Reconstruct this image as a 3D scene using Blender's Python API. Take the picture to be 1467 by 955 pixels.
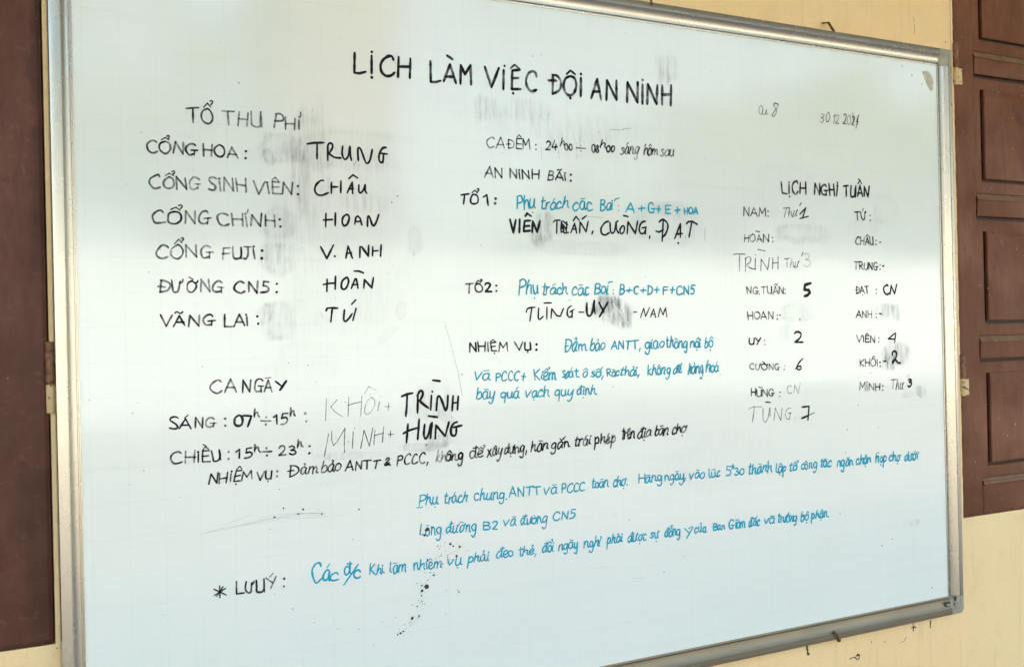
import bpy, bmesh, math, random, unicodedata
from mathutils import Vector, Matrix, noise

# ------------------------------------------------------------------ camera, light
scene = bpy.context.scene
for o in list(bpy.data.objects): bpy.data.objects.remove(o)
BZ = 0.90            # height of the lower edge of the writing surface above the floor
R = math.radians
cam_d = bpy.data.cameras.new('camera'); cam = bpy.data.objects.new('camera', cam_d)
scene.collection.objects.link(cam); scene.camera = cam
cam_d.sensor_width = 36; cam_d.lens = 36*1529.36/1467; cam_d.clip_end = 500; cam_d.clip_start = 0.05
rt = Vector((0.876817, -0.480301, -0.022429)); up = Vector((0.019469, -0.011143, 0.999748)); bk = Vector((-0.480430, -0.877033, -0.000419))
cam.matrix_world = Matrix(((rt.x, up.x, bk.x, -0.18549), (rt.y, up.y, bk.y, -1.60173), (rt.z, up.z, bk.z, 0.59638+BZ), (0, 0, 0, 1)))

SUN_EL, SUN_AZ = 42, 14      # azimuth clockwise from +Y; 180 = straight out of the wall: the sun stands behind the building
world = bpy.data.worlds.new('World'); scene.world = world; world.use_nodes = True
wn = world.node_tree; sky = wn.nodes.new('ShaderNodeTexSky'); sky.sky_type = 'NISHITA'; sky.sun_disc = False
sky.sun_elevation = R(SUN_EL); sky.sun_rotation = R(SUN_AZ); sky.air_density = 1.3; sky.dust_density = 5.0; sky.ozone_density = 1.0
bg = wn.nodes['Background']; wn.links.new(sky.outputs[0], bg.inputs[0]); bg.inputs[1].default_value = 0.12
sun_d = bpy.data.lights.new('sun', 'SUN'); sun = bpy.data.objects.new('sun', sun_d); scene.collection.objects.link(sun)
sun_d.energy = 2.4; sun_d.angle = R(.6); sun_d.color = (1, .95, .87)
d = Vector((math.sin(R(SUN_AZ))*math.cos(R(SUN_EL)), math.cos(R(SUN_AZ))*math.cos(R(SUN_EL)), math.sin(R(SUN_EL))))
sun.rotation_euler = d.to_track_quat('Z', 'Y').to_euler(); sun.location = (0, -6, 6)
scene.view_settings.view_transform = 'Standard'; scene.view_settings.look = 'None'
scene.view_settings.exposure = 2.68; scene.view_settings.gamma = 1
scene.render.resolution_x = 1024; scene.render.resolution_y = 666
try:
    scene.cycles.transparent_max_bounces = 24
except Exception: pass

# ------------------------------------------------------------------ helpers
def W(x, z, n=0):                      # board millimetres -> world metres (n = towards the viewer)
    return (x/1000, -n/1000, z/1000+BZ)
def link(o, parent=None):
    scene.collection.objects.link(o)
    if parent: o.parent = parent
    return o
def tag(o, label=None, cat=None, group=None, kind=None):
    for k, v in (('label', label), ('category', cat), ('group', group), ('kind', kind)):
        if v: o[k] = v
    return o
def mesh_obj(name, verts, faces, mat, parent=None, smooth=False, attr=None):
    me = bpy.data.meshes.new(name); me.from_pydata(verts, [], faces); me.materials.append(mat)
    if attr is not None:
        a = me.attributes.new('ink', 'FLOAT', 'POINT'); a.data.foreach_set('value', attr)
    if smooth: me.polygons.foreach_set('use_smooth', [True]*len(me.polygons))
    me.update()
    return link(bpy.data.objects.new(name, me), parent)
def empty(name, loc, parent=None):
    o = bpy.data.objects.new(name, None); o.empty_display_size = .05; o.location = loc
    return link(o, parent)
def settle(root):                       # parts are built in world space; keep them there under a moved root
    bpy.context.view_layer.update()
    for c in root.children: c.matrix_parent_inverse = root.matrix_world.inverted()
def bm_obj(name, bm, mat, parent=None, smooth=False, bevel=0, seg=2):
    if bevel:
        bmesh.ops.bevel(bm, geom=[e for e in bm.edges], offset=bevel, segments=seg, affect='EDGES', profile=.6, clamp_overlap=True)
    bmesh.ops.recalc_face_normals(bm, faces=bm.faces)
    me = bpy.data.meshes.new(name); bm.to_mesh(me); bm.free(); me.materials.append(mat)
    if smooth: me.polygons.foreach_set('use_smooth', [True]*len(me.polygons))
    return link(bpy.data.objects.new(name, me), parent)
def box_bm(x0, x1, z0, z1, n0, n1, bm=None):
    bm = bm or bmesh.new()
    v = [bm.verts.new(W(x, z, n)) for n in (n0, n1) for x, z in ((x0, z0), (x1, z0), (x1, z1), (x0, z1))]
    for f in ((0,1,2,3), (4,5,6,7), (0,1,5,4), (1,2,6,5), (2,3,7,6), (3,0,4,7)): bm.faces.new([v[i] for i in f])
    return bm

# ------------------------------------------------------------------ materials
def mat(name, col, rough=.5, metal=0, spec=.5, coat=0):
    m = bpy.data.materials.new(name); m.use_nodes = True; t = m.node_tree; b = t.nodes['Principled BSDF']
    b.inputs['Base Color'].default_value = (*col, 1); b.inputs['Roughness'].default_value = rough
    b.inputs['Metallic'].default_value = metal; b.inputs['Specular IOR Level'].default_value = spec
    b.inputs['Coat Weight'].default_value = coat
    return m, t, b
def nd(t, typ, **kw):
    n = t.nodes.new(typ)
    for k, v in kw.items():
        if k.startswith('i_'): n.inputs[k[2:].replace('_', ' ')].default_value = v
        else: setattr(n, k, v)
    return n
def coords(t, scale=(1, 1, 1), kind='Object'):
    tc = t.nodes.new('ShaderNodeTexCoord'); mp = t.nodes.new('ShaderNodeMapping'); mp.inputs['Scale'].default_value = scale
    geo = t.nodes.new('ShaderNodeNewGeometry')
    t.links.new(geo.outputs['Position'] if kind == 'World' else tc.outputs[kind], mp.inputs[0]); return mp.outputs[0]
def noise_n(t, scale, detail=4, rough=.55, vec=None, dist=0):
    n = nd(t, 'ShaderNodeTexNoise'); n.inputs['Scale'].default_value = scale; n.inputs['Detail'].default_value = detail
    n.inputs['Roughness'].default_value = rough; n.inputs['Distortion'].default_value = dist
    if vec is not None: t.links.new(vec, n.inputs['Vector'])
    return n.outputs['Fac']
def ramp(t, fac, stops):
    r = t.nodes.new('ShaderNodeValToRGB'); e = r.color_ramp.elements
    while len(e) < len(stops): e.new(.5)
    for el, (p, c) in zip(e, stops): el.position = p; el.color = (c, c, c, 1) if isinstance(c, (int, float)) else (*c, 1)
    t.links.new(fac, r.inputs[0]); return r.outputs[0]
def mixc(t, fac, a, b, mode='MIX'):
    m = t.nodes.new('ShaderNodeMix'); m.data_type = 'RGBA'; m.blend_type = mode
    for s, v in ((m.inputs[0], fac), (m.inputs[6], a), (m.inputs[7], b)):
        if isinstance(v, (int, float)): s.default_value = v
        elif isinstance(v, tuple): s.default_value = (*v, 1)
        else: t.links.new(v, s)
    return m.outputs[2]
def math_n(t, op, a, b=None, c=None):
    m = t.nodes.new('ShaderNodeMath'); m.operation = op
    for i, v in enumerate((a, b, c)):
        if v is None: continue
        if isinstance(v, (int, float)): m.inputs[i].default_value = v
        else: t.links.new(v, m.inputs[i])
    return m.outputs[0]
def bump(t, b, h, strength=.2, dist=.002):
    n = t.nodes.new('ShaderNodeBump'); n.inputs['Strength'].default_value = strength; n.inputs['Distance'].default_value = dist
    t.links.new(h, n.inputs['Height']); t.links.new(n.outputs[0], b.inputs['Normal'])

def make_wall():
    m, t, b = mat('cream_limewash', (.66, .50, .27), .85, spec=.25)
    v = coords(t, kind='World')
    big = noise_n(t, 1.7, 5, .6, v); med = noise_n(t, 14, 6, .6, v); fine = noise_n(t, 190, 3, .6, v)
    c = mixc(t, ramp(t, big, [(.35, 0), (.7, 1)]), (.82, .60, .32), (.85, .66, .385))
    c = mixc(t, ramp(t, med, [(.55, 0), (.75, .35)]), c, (.70, .51, .27))
    # thin hairline cracks and fly specks
    vo = nd(t, 'ShaderNodeTexVoronoi', feature='DISTANCE_TO_EDGE'); vo.inputs['Scale'].default_value = 5.0
    wv = nd(t, 'ShaderNodeVectorMath', operation='ADD'); nz = nd(t, 'ShaderNodeTexNoise'); nz.inputs['Scale'].default_value = 6; nz.inputs['Detail'].default_value = 6
    sc = nd(t, 'ShaderNodeVectorMath', operation='SCALE'); sc.inputs['Scale'].default_value = .25
    t.links.new(v, nz.inputs['Vector']); t.links.new(nz.outputs['Color'], sc.inputs[0]); t.links.new(v, wv.inputs[0]); t.links.new(sc.outputs[0], wv.inputs[1])
    t.links.new(wv.outputs[0], vo.inputs['Vector'])
    cr = ramp(t, vo.outputs['Distance'], [(.0, 1), (.006, 0)])
    crm = math_n(t, 'MULTIPLY', cr, ramp(t, noise_n(t, 3.1, 2, .5, v), [(.56, 0), (.66, .55)]))
    c = mixc(t, crm, c, (.36, .25, .13))
    sp = ramp(t, noise_n(t, 260, 1, .5, v), [(.76, 0), (.79, 1)])
    c = mixc(t, math_n(t, 'MULTIPLY', sp, .5), c, (.28, .2, .1))
    t.links.new(c, b.inputs['Base Color'])
    h = math_n(t, 'ADD', math_n(t, 'MULTIPLY', med, .8), math_n(t, 'MULTIPLY', fine, .35))
    h = math_n(t, 'SUBTRACT', h, math_n(t, 'MULTIPLY', crm, .8)); st = noise_n(t, 12, 5, .6, coords(t, (5, 1, .35), 'World'))
    c2 = mixc(t, ramp(t, st, [(.56, 0), (.72, .22)]), c, (.50, .38, .22)); c2 = mixc(t, ramp(t, fine, [(.5, 0), (.75, .18)]), c2, (.55, .42, .25)); t.links.new(c2, b.inputs['Base Color'])
    bump(t, b, h, .6, .004)
    return m
M = {}
M['wall'] = make_wall()
def make_wood(name, base, dark, rough, dark_patches=False):
    m, t, b = mat(name, base, rough, spec=.22)
    v = coords(t, (1, 1, .22), 'World'); v1 = coords(t, (1, 1, 1), 'World')
    g = noise_n(t, 60, 6, .65, v); big = noise_n(t, 5, 5, .6, v1, .6); dirt = noise_n(t, 24, 6, .7, v1, .4)
    c = mixc(t, ramp(t, big, [(.38, 0), (.66, 1)]), base, dark)
    c = mixc(t, ramp(t, g, [(.42, 0), (.7, .55)]), c, tuple(x*.5 for x in base))
    c = mixc(t, ramp(t, dirt, [(.60, 0), (.70, .65)]), c, (.055, .022, .012))
    c = mixc(t, ramp(t, noise_n(t, 37, 5, .6, v1, 1.5), [(.60, 0), (.8, .35)]), c, (.26, .16, .11))
    sp = ramp(t, noise_n(t, 150, 1, .5, v1), [(.78, 0), (.8, 1)])
    c = mixc(t, sp, c, (.5, .38, .26))
    ge = t.nodes.new('ShaderNodeNewGeometry'); sz = t.nodes.new('ShaderNodeSeparateXYZ'); t.links.new(ge.outputs['Normal'], sz.inputs[0])
    up_ = math_n(t, 'MULTIPLY', ramp(t, sz.outputs[2], [(.25, 0), (.5, 1)]), ramp(t, dirt, [(.3, .25), (.65, .8)]))
    c = mixc(t, up_, c, (.22, .17, .10))                    # settled dust on sills
    if dark_patches:  # darker strip high on the right edge and darker patch low down
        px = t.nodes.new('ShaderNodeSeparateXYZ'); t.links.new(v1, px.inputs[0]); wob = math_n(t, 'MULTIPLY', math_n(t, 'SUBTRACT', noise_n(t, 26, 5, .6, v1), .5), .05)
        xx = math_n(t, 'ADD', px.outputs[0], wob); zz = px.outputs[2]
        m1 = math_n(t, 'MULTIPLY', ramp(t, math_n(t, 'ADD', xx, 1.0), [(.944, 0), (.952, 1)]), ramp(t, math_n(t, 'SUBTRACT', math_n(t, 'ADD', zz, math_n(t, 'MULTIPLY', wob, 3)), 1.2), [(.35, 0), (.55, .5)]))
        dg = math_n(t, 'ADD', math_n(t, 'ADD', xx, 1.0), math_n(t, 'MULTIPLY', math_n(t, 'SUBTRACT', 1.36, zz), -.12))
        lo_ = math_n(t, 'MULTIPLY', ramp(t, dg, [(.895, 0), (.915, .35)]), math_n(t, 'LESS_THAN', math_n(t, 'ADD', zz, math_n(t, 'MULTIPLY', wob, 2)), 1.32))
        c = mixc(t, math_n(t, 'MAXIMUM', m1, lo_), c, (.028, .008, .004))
    t.links.new(c, b.inputs['Base Color'])
    t.links.new(ramp(t, big, [(.3, rough-.1), (.7, rough+.18)]), b.inputs['Roughness'])
    bump(t, b, math_n(t, 'ADD', g, math_n(t, 'MULTIPLY', dirt, .6)), .25, .0012)
    return m
M['wood'] = make_wood('brown_gloss_paint', (.185, .068, .034), (.12, .042, .017), .46)
M['recess'] = mat('recess_shade_brown', (.03, .010, .006), .6)[0]  # near-black: groove shade put into the colour; also used on the opening filler
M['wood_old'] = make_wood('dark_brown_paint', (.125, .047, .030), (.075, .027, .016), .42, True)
def make_board():
    m, t, b = mat('whiteboard_enamel', (.8, .84, .82), .16, spec=.8, coat=.0)
    v = coords(t, kind='World')
    sx = t.nodes.new('ShaderNodeSeparateXYZ'); t.links.new(v, sx.inputs[0])
    def line(comp, off):
        a = math_n(t, 'ADD', comp, -off); a = math_n(t, 'DIVIDE', a, .05); a = math_n(t, 'FRACT', a)
        a = math_n(t, 'ABSOLUTE', math_n(t, 'SUBTRACT', a, .5))
        return ramp(t, a, [(.484, 0), (.494, 1)])
    g = math_n(t, 'MAXIMUM', line(sx.outputs[0], .01265-.05), line(sx.outputs[2], BZ+.0185-.05))
    g = math_n(t, 'MULTIPLY', g, ramp(t, noise_n(t, 7, 5, .7, v), [(.36, .03), (.65, .15)]))
    big = noise_n(t, 2.3, 4, .55, v); hz = noise_n(t, 9, 5, .6, coords(t, (.5, 1, 5), 'World')); vt = noise_n(t, 9, 5, .6, coords(t, (6, 1, .6), 'World'))
    c = mixc(t, ramp(t, big, [(.35, 0), (.65, 1)]), (.73, .795, .76), (.765, .81, .785))
    c = mixc(t, ramp(t, hz, [(.52, 0), (.8, .35)]), c, (.69, .725, .715))
    c = mixc(t, ramp(t, vt, [(.56, 0), (.85, .30)]), c, (.70, .73, .72))
    c = mixc(t, g, c, (.42, .46, .46))
    sp = ramp(t, noise_n(t, 330, 1, .5, v), [(.775, 0), (.80, .55)])
    c = mixc(t, sp, c, (.4, .4, .38))
    t.links.new(c, b.inputs['Base Color'])
    t.links.new(ramp(t, noise_n(t, 11, 6, .7, v), [(.35, .06), (.7, .13)]), b.inputs['Roughness'])
    bump(t, b, noise_n(t, 3.5, 2, .4, v), .10, .01)
    return m
M['board'] = make_board()
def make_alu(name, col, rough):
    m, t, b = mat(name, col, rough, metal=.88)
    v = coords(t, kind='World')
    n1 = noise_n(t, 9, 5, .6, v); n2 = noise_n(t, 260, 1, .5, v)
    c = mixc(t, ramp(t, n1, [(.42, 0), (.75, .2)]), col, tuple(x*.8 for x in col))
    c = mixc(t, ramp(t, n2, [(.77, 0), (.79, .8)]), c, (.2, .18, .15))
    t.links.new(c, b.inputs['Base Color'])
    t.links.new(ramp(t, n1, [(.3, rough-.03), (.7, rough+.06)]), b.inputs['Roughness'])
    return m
M['alu'] = make_alu('anodised_aluminium', (.48, .455, .40), .26)
M['alu_dark'] = make_alu('darker_aluminium', (.27, .24, .18), .5)  # darker, duller aluminium for the bottom rail
M['cap'] = make_alu('dull_corner_plastic', (.33, .32, .25), .5); 
M['cap'].node_tree.nodes['Principled BSDF'].inputs['Metallic'].default_value = .15
M['gap'] = mat('dark_joint', (.05, .05, .045), .7)[0]
M['rust'] = None
def make_rust():
    m, t, b = mat('rusty_steel', (.10, .05, .025), .75, metal=.2)
    v = coords(t, kind='World'); n = noise_n(t, 220, 4, .6, v)
    t.links.new(mixc(t, ramp(t, n, [(.4, 0), (.65, 1)]), (.05, .025, .015), (.20, .10, .045)), b.inputs['Base Color']); bump(t, b, n, .4, .001)
    return m
M['rust'] = make_rust()
def make_hinge(name, a, c2, lo, hi):
    m, t, b = mat(name, a, .6)
    v = coords(t, kind='World'); n = noise_n(t, 95, 5, .7, v, .5)
    t.links.new(mixc(t, ramp(t, n, [(lo, 0), (hi, 1)]), a, c2), b.inputs['Base Color']); bump(t, b, n, .3, .001)
    return m
M['hinge_brown'] = make_hinge('flaking_brown_hinge', (.24, .12, .06), (.09, .03, .015), .45, .6)
M['hinge_cream'] = make_hinge('cream_daubed_hinge', (.62, .47, .24), (.06, .015, .012), .56, .60)
M['tape'] = make_hinge('old_tape', (.44, .42, .34), (.58, .57, .50), .5, .6)
M['concrete'] = make_hinge('grey_concrete', (.30, .27, .22), (.22, .20, .165), .4, .6)
M['court_wall'] = mat('pale_render', (.47, .50, .47), .9)[0]
M['asphalt'] = make_hinge('brown_grey_asphalt', (.24, .195, .13), (.16, .13, .09), .4, .6)
M['foliage'] = make_hinge('leaf_green', (.06, .10, .035), (.09, .13, .045), .4, .6)
M['speck'] = mat('brown_dirt', (.045, .022, .012), .6)[0]
def make_ink(name, col, rough, streak):
    m = bpy.data.materials.new(name); m.use_nodes = True; t = m.node_tree
    b = t.nodes['Principled BSDF']; out = t.nodes['Material Output']
    b.inputs['Base Color'].default_value = (*col, 1); b.inputs['Roughness'].default_value = rough; b.inputs['Specular IOR Level'].default_value = .2
    at = t.nodes.new('ShaderNodeAttribute'); at.attribute_name = 'ink'
    v = coords(t, kind='World')
    n = noise_n(t, streak, 4, .7, v)
    k = ramp(t, n, [(.3, .84), (.55, 1.0)])
    k = ramp(t, n, [(.32, .35), (.58, 1.0)])
    thin = math_n(t, 'MINIMUM', math_n(t, 'MULTIPLY', math_n(t, 'SUBTRACT', 1.0, at.outputs['Fac']), 2.2), 1.0)
    a = math_n(t, 'MULTIPLY', at.outputs['Fac'], math_n(t, 'SUBTRACT', 1.0, math_n(t, 'MULTIPLY', thin, math_n(t, 'SUBTRACT', 1.0, k)))); a = math_n(t, 'MINIMUM', a, 1.0)
    tr = t.nodes.new('ShaderNodeBsdfTransparent'); mx = t.nodes.new('ShaderNodeMixShader')
    t.links.new(a, mx.inputs[0]); t.links.new(tr.outputs[0], mx.inputs[1]); t.links.new(b.outputs[0], mx.inputs[2]); t.links.new(mx.outputs[0], out.inputs[0])
    return m
M['w'] = make_ink('bare_scratch', (.8, .82, .8), .4, 100)
M['k'] = make_ink('black_marker_ink', (.006, .005, .010), .55, 260)
M['b'] = make_ink('blue_marker_ink', (.0, .35, .50), .5, 260)
M['speck_ink'] = make_ink('brown_dirt_streaks', (.03, .02, .015), .5, 200)
def make_smudge(name, scale, lo, hi, rot=0, wipe=0):
    m = bpy.data.materials.new(name); m.use_nodes = True; t = m.node_tree
    b = t.nodes['Principled BSDF']; out = t.nodes['Material Output']
    b.inputs['Base Color'].default_value = (.20, .19, .225, 1); b.inputs['Roughness'].default_value = .4
    at = t.nodes.new('ShaderNodeAttribute'); at.attribute_name = 'ink'
    mp = coords(t, scale, 'World'); mp.node.inputs['Rotation'].default_value = (0, R(rot), 0)
    n = ramp(t, noise_n(t, 22, 6, .65, mp, .8), [(lo, .12), (hi, 1)])
    mp2 = coords(t, (7, 1, .55), 'World'); mp2.node.inputs['Rotation'].default_value = (0, R(rot+wipe), 0)
    n = math_n(t, 'MULTIPLY', n, ramp(t, noise_n(t, 26, 5, .75, mp2, .3), [(.40, .25), (.62, 1.15)]))
    a = math_n(t, 'MULTIPLY', at.outputs['Fac'], n)
    tr = t.nodes.new('ShaderNodeBsdfTransparent'); mx = t.nodes.new('ShaderNodeMixShader')
    t.links.new(a, mx.inputs[0]); t.links.new(tr.outputs[0], mx.inputs[1]); t.links.new(b.outputs[0], mx.inputs[2]); t.links.new(mx.outputs[0], out.inputs[0])
    return m
M['sm0'] = make_smudge('wiped_ink_soft', (.8, 1, .8), .3, .66, 0, 28)
M['sm1'] = make_smudge('wiped_ink_vertical', (5, 1, .7), .42, .70)
M['sm2'] = make_smudge('wiped_ink_patchy', (3.2, 1, .9), .38, .60, 22)

# ------------------------------------------------------------------ setting
WN = -16     # wall face behind the writing surface, mm
ZB = -BZ*1000+4
wall_bm = bmesh.new()                 # one storey of wall with the two window openings the shutters close
for x0, x1, z0, z1 in ((-9000, -412, ZB, 2000), (-412, -36.4, ZB, 178.5), (-412, -36.4, 1712, 2000), (-36.4, 1842.2, ZB, 2000), (1842.2, 2218, ZB, 161.0), (1842.2, 2218, 1712, 2000), (2218, 12000, ZB, 2000)):
    box_bm(x0, x1, z0, z1, WN-180, WN, wall_bm)
wall = bm_obj('wall', wall_bm, M['wall']); tag(wall, kind='structure')
floor = bm_obj('floor', box_bm(-9000, 12000, -BZ*1000-80, -BZ*1000, WN-200, 2300), M['concrete']); tag(floor, kind='structure')
ground = bm_obj('ground', box_bm(-60000, 60000, -BZ*1000-400, -BZ*1000-150, -40000, 90000), M['asphalt']); tag(ground, kind='structure')
roof = bm_obj('veranda_roof', box_bm(-9000, 12000, 2001, 2120, WN-200, 2300), M['court_wall']); tag(roof, kind='structure')

for x0, x1, z0 in ((-412, -36.4, 178.5), (1842.2, 2218, 161.0)):
    bm_obj('opening_filler', box_bm(x0+.3, x1-.3, z0+.3, 1711.7, WN-170, WN-16), M['recess'], wall)  # solid filler added to stop daylight showing through gaps round the shutters
# thin raised line of wall paint along the shutter's edge
def ragged_strip(x0, x1, z0, z1, n0, n1, amp, seed, name, parent, m):
    random.seed(seed); vs = []; fs = []; N = 120
    for i in range(N+1):
        z = z0+(z1-z0)*i/N; a = amp*noise.noise(Vector((seed, 0, z*.02)))+amp*.5*random.uniform(-1, 1)
        for x, n in ((x0, n0), (x0, n1), (x1+a, n1), (x1+a, n0)): vs.append(W(x, z, n))
    for i in range(N):
        for k in range(4):
            a, b2 = i*4+k, i*4+(k+1) % 4; fs.append((a, b2, b2+4, a+4))
    fs += [(0, 1, 2, 3), (N*4+3, N*4+2, N*4+1, N*4)]
    return mesh_obj(name, vs, fs, m, parent)

def blob_tree(x, y, h, r, seed, lab):  # out of view; put in for the whiteboard to reflect
    root = empty('courtyard_tree', (x, y, 0)); tag(root, lab, 'tree', 'unseen trees added for the whiteboard to reflect')
    random.seed(seed); bm = bmesh.new()
    def limb(a, b, r0, r1):
        a, b = Vector(a), Vector(b); d_ = (b-a).normalized(); s_ = d_.orthogonal().normalized(); t_ = d_.cross(s_); rows = []
        for p_, rr in ((a, r0), (b, r1)): rows.append([bm.verts.new(p_+(s_*math.cos(k*math.pi/4)+t_*math.sin(k*math.pi/4))*rr) for k in range(8)])
        for k in range(8): bm.faces.new((rows[0][k], rows[0][(k+1) % 8], rows[1][(k+1) % 8], rows[1][k]))
    limb((x, y, -.15), (x+.1, y, h*.45), .22, .15)
    for k in range(6):
        a = k*1.05; limb((x+.1, y, h*.42), (x+math.cos(a)*r*.6, y+math.sin(a)*r*.6, h*(.6+.05*k)), .12, .04)
    bm_obj('trunk', bm, M['rust'], root, smooth=True)
    vs, fs = [], []
    cl = [(x+random.gauss(0, r*.45), y+random.gauss(0, r*.4), h*.68+random.gauss(0, h*.14)) for _ in range(26)]
    for c in cl:
        cr = r*random.uniform(.25, .42)
        for _ in range(170):
            v = Vector((random.gauss(0, 1), random.gauss(0, 1), random.gauss(0, .8))).normalized()*cr*random.uniform(.6, 1)+Vector(c)
            a = Vector((random.gauss(0, 1), random.gauss(0, 1), random.gauss(0, 1))).normalized()*.16; b = a.orthogonal().normalized()*.10; k = len(vs)
            vs += [tuple(v-a), tuple(v+b), tuple(v+a), tuple(v-b)]; fs.append((k, k+1, k+2, k+3))
    f = mesh_obj('crown', vs, fs, M['foliage'], root); settle(root)
def court_box(name, x0, x1, y0, y1, h, m, label, cat):
    bm = bmesh.new(); bmesh.ops.create_cube(bm, size=1)
    for v in bm.verts: v.co = Vector(((x0+x1)/2+v.co.x*(x1-x0), (y0+y1)/2+v.co.y*(y1-y0), h/2-.15+v.co.z*h))
    o = bm_obj(name, bm, M[m]); tag(o, label, cat)
court_box('boundary_wall', -40, 60, -21.3, -21, 3.6, 'court_wall', 'long pale courtyard wall outside the picture, added for the whiteboard to reflect', 'wall')  # courtyard wall, building and trees: unseen, added for the whiteboard to reflect
court_box('narrow_building', 8.9, 12.4, -33, -28, 14, 'rust', 'narrow dark building added beyond the courtyard wall for the whiteboard to reflect, outside the picture', 'building')
for i, (x, h, r, lab) in enumerate(((-4, 9, 3.2, 'leftmost leafy tree behind the courtyard wall'), (1.2, 11, 3.4, 'tallest leafy tree left of the narrow dark building'), (5.2, 8.4, 2.2, 'slim leafy tree beside the narrow dark building'),
        (16.5, 5.6, 2.2, 'smallest leafy tree, right of the narrow dark building'), (22.5, 9.0, 3.4, 'leafy tree beginning the row of five on the right'), (27, 10.4, 3.4, 'second leafy tree of the right row, with a high crown'),
        (32, 9.2, 3.2, 'middle leafy tree of the right row'), (36.5, 10.2, 3.4, 'fourth leafy tree of the right row'), (41, 11.0, 3.6, 'tall leafy tree ending the right row'))):
    blob_tree(x, -25+random.uniform(-.5, .5), h, r, 40+i, lab)
ragged_strip(1837, 1842.5, 162, 1580, WN+.3, WN+1.6, 1.2, 3, 'plaster_edge', wall, M['wall'])

def chip(pts, th=1.6, m='speck', n=WN+.35, name='paint_chip', parent=None):
    P = [tuple(map(float, p.split(','))) for p in pts.split()]; vs, fs = [], []
    for i in range(len(P)-1):
        a, b2 = Vector(P[i]), Vector(P[i+1]); dd = (b2-a).normalized(); s = Vector((-dd.y, dd.x))
        r0, r1 = th*random.uniform(.3, .6), th*random.uniform(.3, .6); k = len(vs); n1 = n+i*.03
        for p in (a-s*r0, b2-s*r1, b2+s*r1, a+s*r0): vs.append(W(p.x, p.y, n1))
        for p in (a-s*r0, b2-s*r1, b2+s*r1, a+s*r0): vs.append(W(p.x, p.y, n1-.3))
        fs += [(k, k+1, k+2, k+3), (k, k+4, k+5, k+1), (k+1, k+5, k+6, k+2), (k+2, k+6, k+7, k+3), (k+3, k+7, k+4, k)]
    return mesh_obj(name, vs, fs, M[m], parent or wall)
random.seed(5)
CHIPS = (('1350,-37 1352,-42 1349,-46 1353,-51 1351,-56 1354,-61', 4.2), ('1352,-55 1357,-61', 3.5), ('1467,-88 1476,-86 1484,-87', 2.2), ('1484,-87 1490,-81 1496,-84 1494,-91 1487,-92 1484,-88', 2.6), ('1489,-82 1493,-85', 6),
         ('1656,-40 1657,-50 1656,-60', 2.2), ('1650,-52 1660,-50 1666,-54', 2.2), ('1661,-48 1657,-56', 2), ('1710,-44 1711,-49 1709,-56 1710,-61', 3.6), ('1616,-78 1628,-76 1634,-68', 1.0), ('1566,-68 1572,-69', 1.4),
         ('1700,1224 1703,1236 1701,1246', .8), ('1702,1252 1700,1262', .7), ('1800,1218 1801,1221', 2.5), ('-36.5,176 -35.7,177', 2.2), ('1240,-36 1250,-37', 2.0), ('1300,-40 1305,-39', 1.6), ('1530,-60 1532,-66', 1.2))
for p_, t_ in CHIPS:
    q_ = ' '.join('%.2f,%.2f' % (-185.5+(float(a.split(',')[0])+185.5)*1.01, 596.4+(float(a.split(',')[1])-596.4)*1.01) for a in p_.split())
    chip(q_, t_)

# ------------------------------------------------------------------ shutters
SN = WN+2.6                                # the shutters' faces lie almost flush with the wall
FS = 1-SN/1602
_W = W
def W_sh(x, z, n=0): return _W(-185.5+(x+185.5)*FS, 596.4+(z-596.4)*FS, n+SN)
def panel_prism(x0, x1, z0, z1, n0, n1, bx, bz0, bz1, name, m, parent):     # raised panel with sloping margins
    o = [(x0, z0), (x1, z0), (x1, z1), (x0, z1)]; i = [(x0+bx, z0+bz0), (x1-bx, z0+bz0), (x1-bx, z1-bz1), (x0+bx, z1-bz1)]
    vs = [W(x, z, n0-6) for x, z in o]+[W(x, z, n0) for x, z in o]+[W(x, z, n1) for x, z in i]
    fs = [(8, 9, 10, 11)]
    for k in range(4):
        j = (k+1) % 4; fs += [(k, j, j+4, k+4), (k+4, j+4, j+8, k+8)]
    bm = bmesh.new(); vv = [bm.verts.new(p) for p in vs]
    for f in fs: bm.faces.new([vv[q] for q in f])
    return bm_obj(name, bm, m, parent)
def hinge(xc, ztop, zmid, zbot, rad, root, leaf, s):
    h = bmesh.new()
    def cyl(z0, z1, r, name, m, cap=False):
        N = 20; prof = [(z0, r*.75), (z0+1.5, r), (z1-1.5, r), (z1, r*.75)]; vs = []; fs = []
        for z, rr in prof:
            for k in range(N):
                a = 2*math.pi*k/N; vs.append(W(xc+rr*math.cos(a), z, 1.5+rr*math.sin(a)))
        for j in range(len(prof)-1):
            for k in range(N): fs.append((j*N+k, j*N+(k+1) % N, (j+1)*N+(k+1) % N, (j+1)*N+k))
        fs += [tuple(range(N))[::-1], tuple(range((len(prof)-1)*N, len(prof)*N))]
        return mesh_obj(name, vs, fs, m, root, True)
    k1 = cyl(zmid+.6, ztop, rad, 'hinge', M['hinge_brown']); k2 = cyl(zbot, zmid-.6, rad*.98, 'hinge', M['hinge_cream'])
    k2['label'] = 'cream daubed lower half of the hinge'; k1['label'] = 'brown upper half of the hinge'
    if leaf:
        lf = bm_obj('hinge_leaf', box_bm(xc+s*rad*.6, xc+s*(rad+leaf), zbot+2, zmid-1.5, .2, 2.2), M['hinge_cream'], root, bevel=.4)
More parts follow.
